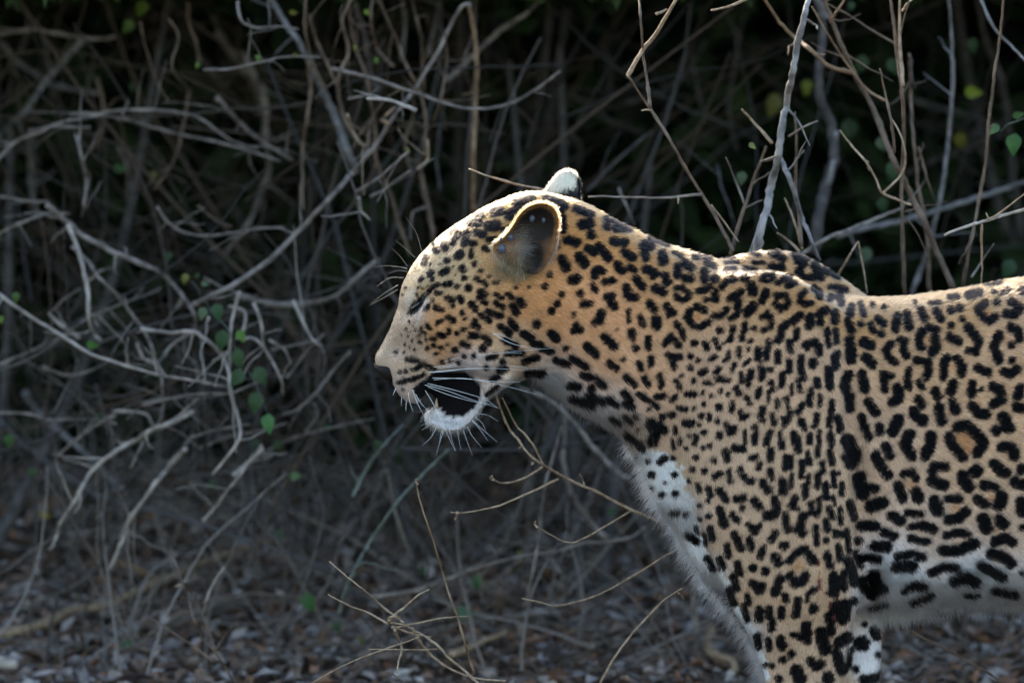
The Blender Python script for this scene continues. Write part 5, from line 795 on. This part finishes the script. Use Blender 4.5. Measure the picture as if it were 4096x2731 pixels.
# ---------------------------------------------------------------- uncountable stuff: twig tangle, litter, shrub crowns
def frustum_x(y): return .62 * (DIST + y) / DIST
def tangle(name, n, yr, zr, rad, tint, rng, xr=None, vert=0.0, length=(.15, .6), wob=.5, seg=10):
    Vs, Fs, Cs, off = [], [], [], 0
    for _ in range(n):
        y = rng.uniform(*yr); xm = frustum_x(y); x = rng.uniform(*(xr or (-xm, xm))); z = ground_z(x, y) + rng.uniform(*zr)
        d = rng.normal(0, 1, 3); d[2] = d[2] * (1 - vert) + (2.2 if rng.random() < .5 else 1.4) * vert; d[1] *= .45; d /= np.linalg.norm(d)
        L = rng.uniform(*length)
        _a, _b = to_px(np.array([x, y, z])); keep_p = .22 if (_b > 2050 and name == 'twig_tangle') else 1.0
        if rng.random() > keep_p: continue
        P = [np.array([x, y, z])]; cv = rng.normal(0, wob, 3); cv[1] *= .4
        for k in range(seg - 1):
            d = d + cv / seg + rng.normal(0, .10, 3); d /= np.linalg.norm(d); q = P[-1] + d * L / (seg - 1); q[2] = max(q[2], ground_z(q[0], q[1]) + .004); q[1] = max(q[1], yr[0] - .1); P.append(q)
        r = rng.uniform(*rad); v, f = tube(P, np.linspace(r, r * .45, seg), 4); Vs.append(v); Fs.append(f + off); off += len(v)
        c = np.array(tint[rng.integers(len(tint))]) * rng.uniform(.6, 1.25); Cs.append(np.tile(c, (len(v), 1)))
    o = big_mesh(name, np.vstack(Vs), np.vstack(Fs), M['wood'], np.vstack(Cs), True); o['kind'] = 'stuff'; return o
tr = np.random.default_rng(77)
WOODS = [(.06, .046, .037), (.038, .028, .022), (.09, .074, .064), (.032, .021, .015), (.05, .044, .042)]
tag(tangle('twig_tangle', 340, (.75, 1.9), (.0, .42), (.0009, .0026), WOODS, tr, (-.72, .22), 0, (.12, .5), 1.1), 'tangle of fine dry twigs across the left and lower bush', 'twigs')
tag(tangle('brown_twig_tangle', 260, (.95, 2.4), (.2, .75), (.0009, .0024), [(.058, .037, .023), (.042, .027, .018), (.078, .058, .045)], tr, (-.75, .05), .25, (.12, .45), .8), 'fine brown twigs crowding the upper left bush', 'twigs')
tag(tangle('upright_stems', 45, (1.0, 2.2), (.0, .2), (.002, .0042), [(.065, .043, .029), (.045, .035, .029), (.07, .066, .066)], tr, (-.42, -.05), .8, (.6, 1.1), .35), 'crowded upright brown stems left of the head', 'stems')
tag(tangle('right_twigs', 80, (.9, 2.6), (.1, .8), (.0010, .0030), [(.04, .033, .028), (.03, .025, .021), (.055, .052, .052)], tr, (.0, .8), .35, (.25, .7), .6), 'thin dim twigs in the dark bush on the right', 'twigs')
tag(tangle('ground_twigs', 1100, (.7, 2.0), (.0, .03), (.0008, .0024), [(.15, .122, .10), (.09, .067, .052), (.21, .18, .16)], tr, (-.8, .8), 0, (.06, .35), .9), 'fine broken twigs strewn over the leaf litter', 'twigs')
def leaf_mass(name, P, size, tint, rng, mat, flat=0.0, parent=None):
    n = len(P); a = rng.normal(0, 1, (n, 3)); a[:, 2] *= (1 - flat); a /= np.linalg.norm(a, axis=1)[:, None]; b_ = rng.normal(0, 1, (n, 3)); b_[:, 2] *= (1 - flat)
    b_ -= a * (a * b_).sum(1)[:, None]; b_ /= np.linalg.norm(b_, axis=1)[:, None]; nn = np.cross(a, b_); s = rng.uniform(size[0], size[1], n)[:, None]; w = s * rng.uniform(.3, .55, (n, 1)); cu = s * rng.uniform(-.3, .3, (n, 1))
    V = np.stack([P - a * s * .5, P - b_ * w * .5 + nn * cu, P + a * s * .5, P + b_ * w * .5 + nn * cu, P + nn * cu * -.2], 1).reshape(-1, 3); k = np.arange(n)[:, None] * 5
    F = np.concatenate([k + np.array([[0, 1, 4]]), k + np.array([[1, 2, 4]]), k + np.array([[2, 3, 4]]), k + np.array([[3, 0, 4]])])
    C = np.repeat(np.array(tint)[rng.integers(len(tint), size=n)] * rng.uniform(.55, 1.3, (n, 1)), 5, 0)
    o = big_mesh(name, V, F, mat, C)
    if parent is not None: o.parent = parent; o.matrix_parent_inverse = Matrix.Translation(-Vector(parent.location))
    return o
n = 16000; y = .35 + 1.75 * tr.random(n) ** 1.0; x = tr.uniform(-1, 1, n) * (frustum_x(y) + .4); z = ground_z(x, y) + tr.uniform(.001, .013, n)
o = leaf_mass('leaf_litter', np.c_[x, y, z], (.012, .044), [(.27, .185, .135), (.19, .12, .085), (.34, .265, .215), (.40, .33, .295), (.12, .08, .055), (.28, .145, .085), (.44, .385, .35)], tr, M['litter'], .7)
tag(o, 'dry brown and grey leaf litter covering the ground', 'leaf litter', kind='stuff')
# dense shrubs added behind and above, partly out of frame, to shade the thicket
def shrub(x, y, h, rx, ry, zlo, nleaf, label, tint, rng):
    root = empty('shade_shrub', (x, y, float(ground_z(x, y)))); tag(root, label, 'shrub', 'added shrubs shading the thicket')
    P = []
    for k in range(3):
        e = np.array([x + rng.uniform(-.6, .6) * rx, y + rng.uniform(-.5, .5) * ry, h * rng.uniform(.6, .95)]); m_ = np.array([x, y, 0]) * .4 + e * .6; m_[2] = e[2] * .45
        C = catmull([np.array([x + rng.uniform(-.05, .05), y + rng.uniform(-.05, .05), -.02]), m_, e], 14); v, f = tube(C, np.linspace(.011, .004, 14), 7, .08, rng); mesh_obj('stem', v, [tuple(map(int, t)) for t in f], M['dark'], root)
    nc = 60; cl = rng.normal(0, 1, (nc, 3)); cl /= np.linalg.norm(cl, axis=1)[:, None]; cl *= rng.uniform(.35, 1, (nc, 1)) ** .5
    if zlo < .1: cl = rng.uniform(-1, 1, (nc * 5, 3)); nc *= 5; cl[::2, 2] = -1 + .8 * (cl[::2, 2] + 1) / 2
    cc = np.c_[x + cl[:, 0] * rx, y + cl[:, 1] * ry, (zlo + h) / 2 + cl[:, 2] * (h - zlo) / 2]; id_ = rng.integers(nc, size=nleaf); P = cc[id_] + rng.normal(0, .11, (nleaf, 3)) * np.array([1, 1, .6]); P[:, 2] = np.where(P[:, 2] < zlo, zlo + (zlo - P[:, 2]) * .5, P[:, 2]) + np.clip(1.15 - P[:, 1], 0, 1) * .12
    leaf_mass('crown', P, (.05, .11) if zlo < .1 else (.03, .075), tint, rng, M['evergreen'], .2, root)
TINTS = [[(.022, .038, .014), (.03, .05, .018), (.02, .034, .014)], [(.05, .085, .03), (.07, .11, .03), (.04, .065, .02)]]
SHR = [(-1.9, 2.2, 1.2, .75, .5, .74), (-1.0, 2.2, 1.18, .7, .5, .74), (-.1, 2.25, 1.2, .7, .5, .73), (.85, 2.2, 1.18, .7, .5, .74), (1.8, 2.2, 1.2, .75, .5, .74),
       (-1.9, 3.3, 1.4, .75, .6, .62), (-1.0, 3.3, 1.4, .7, .6, .61), (-.1, 3.3, 1.4, .7, .6, .61), (.85, 3.3, 1.4, .7, .6, .61), (1.8, 3.3, 1.4, .75, .6, .62),
       (-2.6, 4.6, 1.65, .9, .5, .0), (-1.3, 4.7, 1.7, .9, .5, .0), (0, 4.7, 1.65, .9, .5, .0), (1.3, 4.7, 1.7, .9, .5, .0), (2.6, 4.6, 1.65, .9, .5, .0),  # leaf wall added at the back to darken the gaps
       (-2.7, 2.1, 1.2, .45, .6, .0), (-2.8, 3.3, 1.4, .45, .7, .0), (2.7, 2.1, 1.2, .45, .6, .0), (2.8, 3.3, 1.4, .45, .7, .0),  # added beyond the frame sides to keep light out
       (-1.2, 2.55, .52, .42, .25, .01), (-.55, 2.5, .48, .42, .25, .01), (.05, 2.5, .46, .42, .25, .01), (.7, 2.6, .48, .42, .25, .01),  # added low to cover the lit ground and keep gaps dark
       (-1.5, 1.38, .97, .5, .36, .85), (-.7, 1.35, .96, .5, .36, .85), (.1, 1.35, .95, .5, .36, .85), (.9, 1.35, .96, .5, .36, .85), (1.6, 1.38, .97, .5, .36, .85)]  # front crowns added just above the frame as a shading canopy
P_ = ['at the far left', 'behind the upper left branches', 'behind the brown stems', 'behind the mottled stem', 'behind the right edge']
LABS = ['added shade shrub in the second row ' + p for p in P_] + ['added shade shrub in the third row ' + p for p in P_] + ['tall dark shrub added as the hindmost row ' + p for p in P_] + ['low dense shrub added to shade the left side, nearer one', 'low dense shrub added to shade the left side, farther one', 'low dense shrub added to shade the right side, nearer one', 'low dense shrub added to shade the right side, farther one'] + ['knee high dark shrub added low behind ' + p for p in ('the left edge branches', 'the pale tangle', 'the chin', 'the foreleg')] + ['added leafy shade shrub overhanging ' + p for p in ('the left edge', 'the pale tangle', 'the head', 'the back', 'beyond the right edge')]
sr = np.random.default_rng(21)
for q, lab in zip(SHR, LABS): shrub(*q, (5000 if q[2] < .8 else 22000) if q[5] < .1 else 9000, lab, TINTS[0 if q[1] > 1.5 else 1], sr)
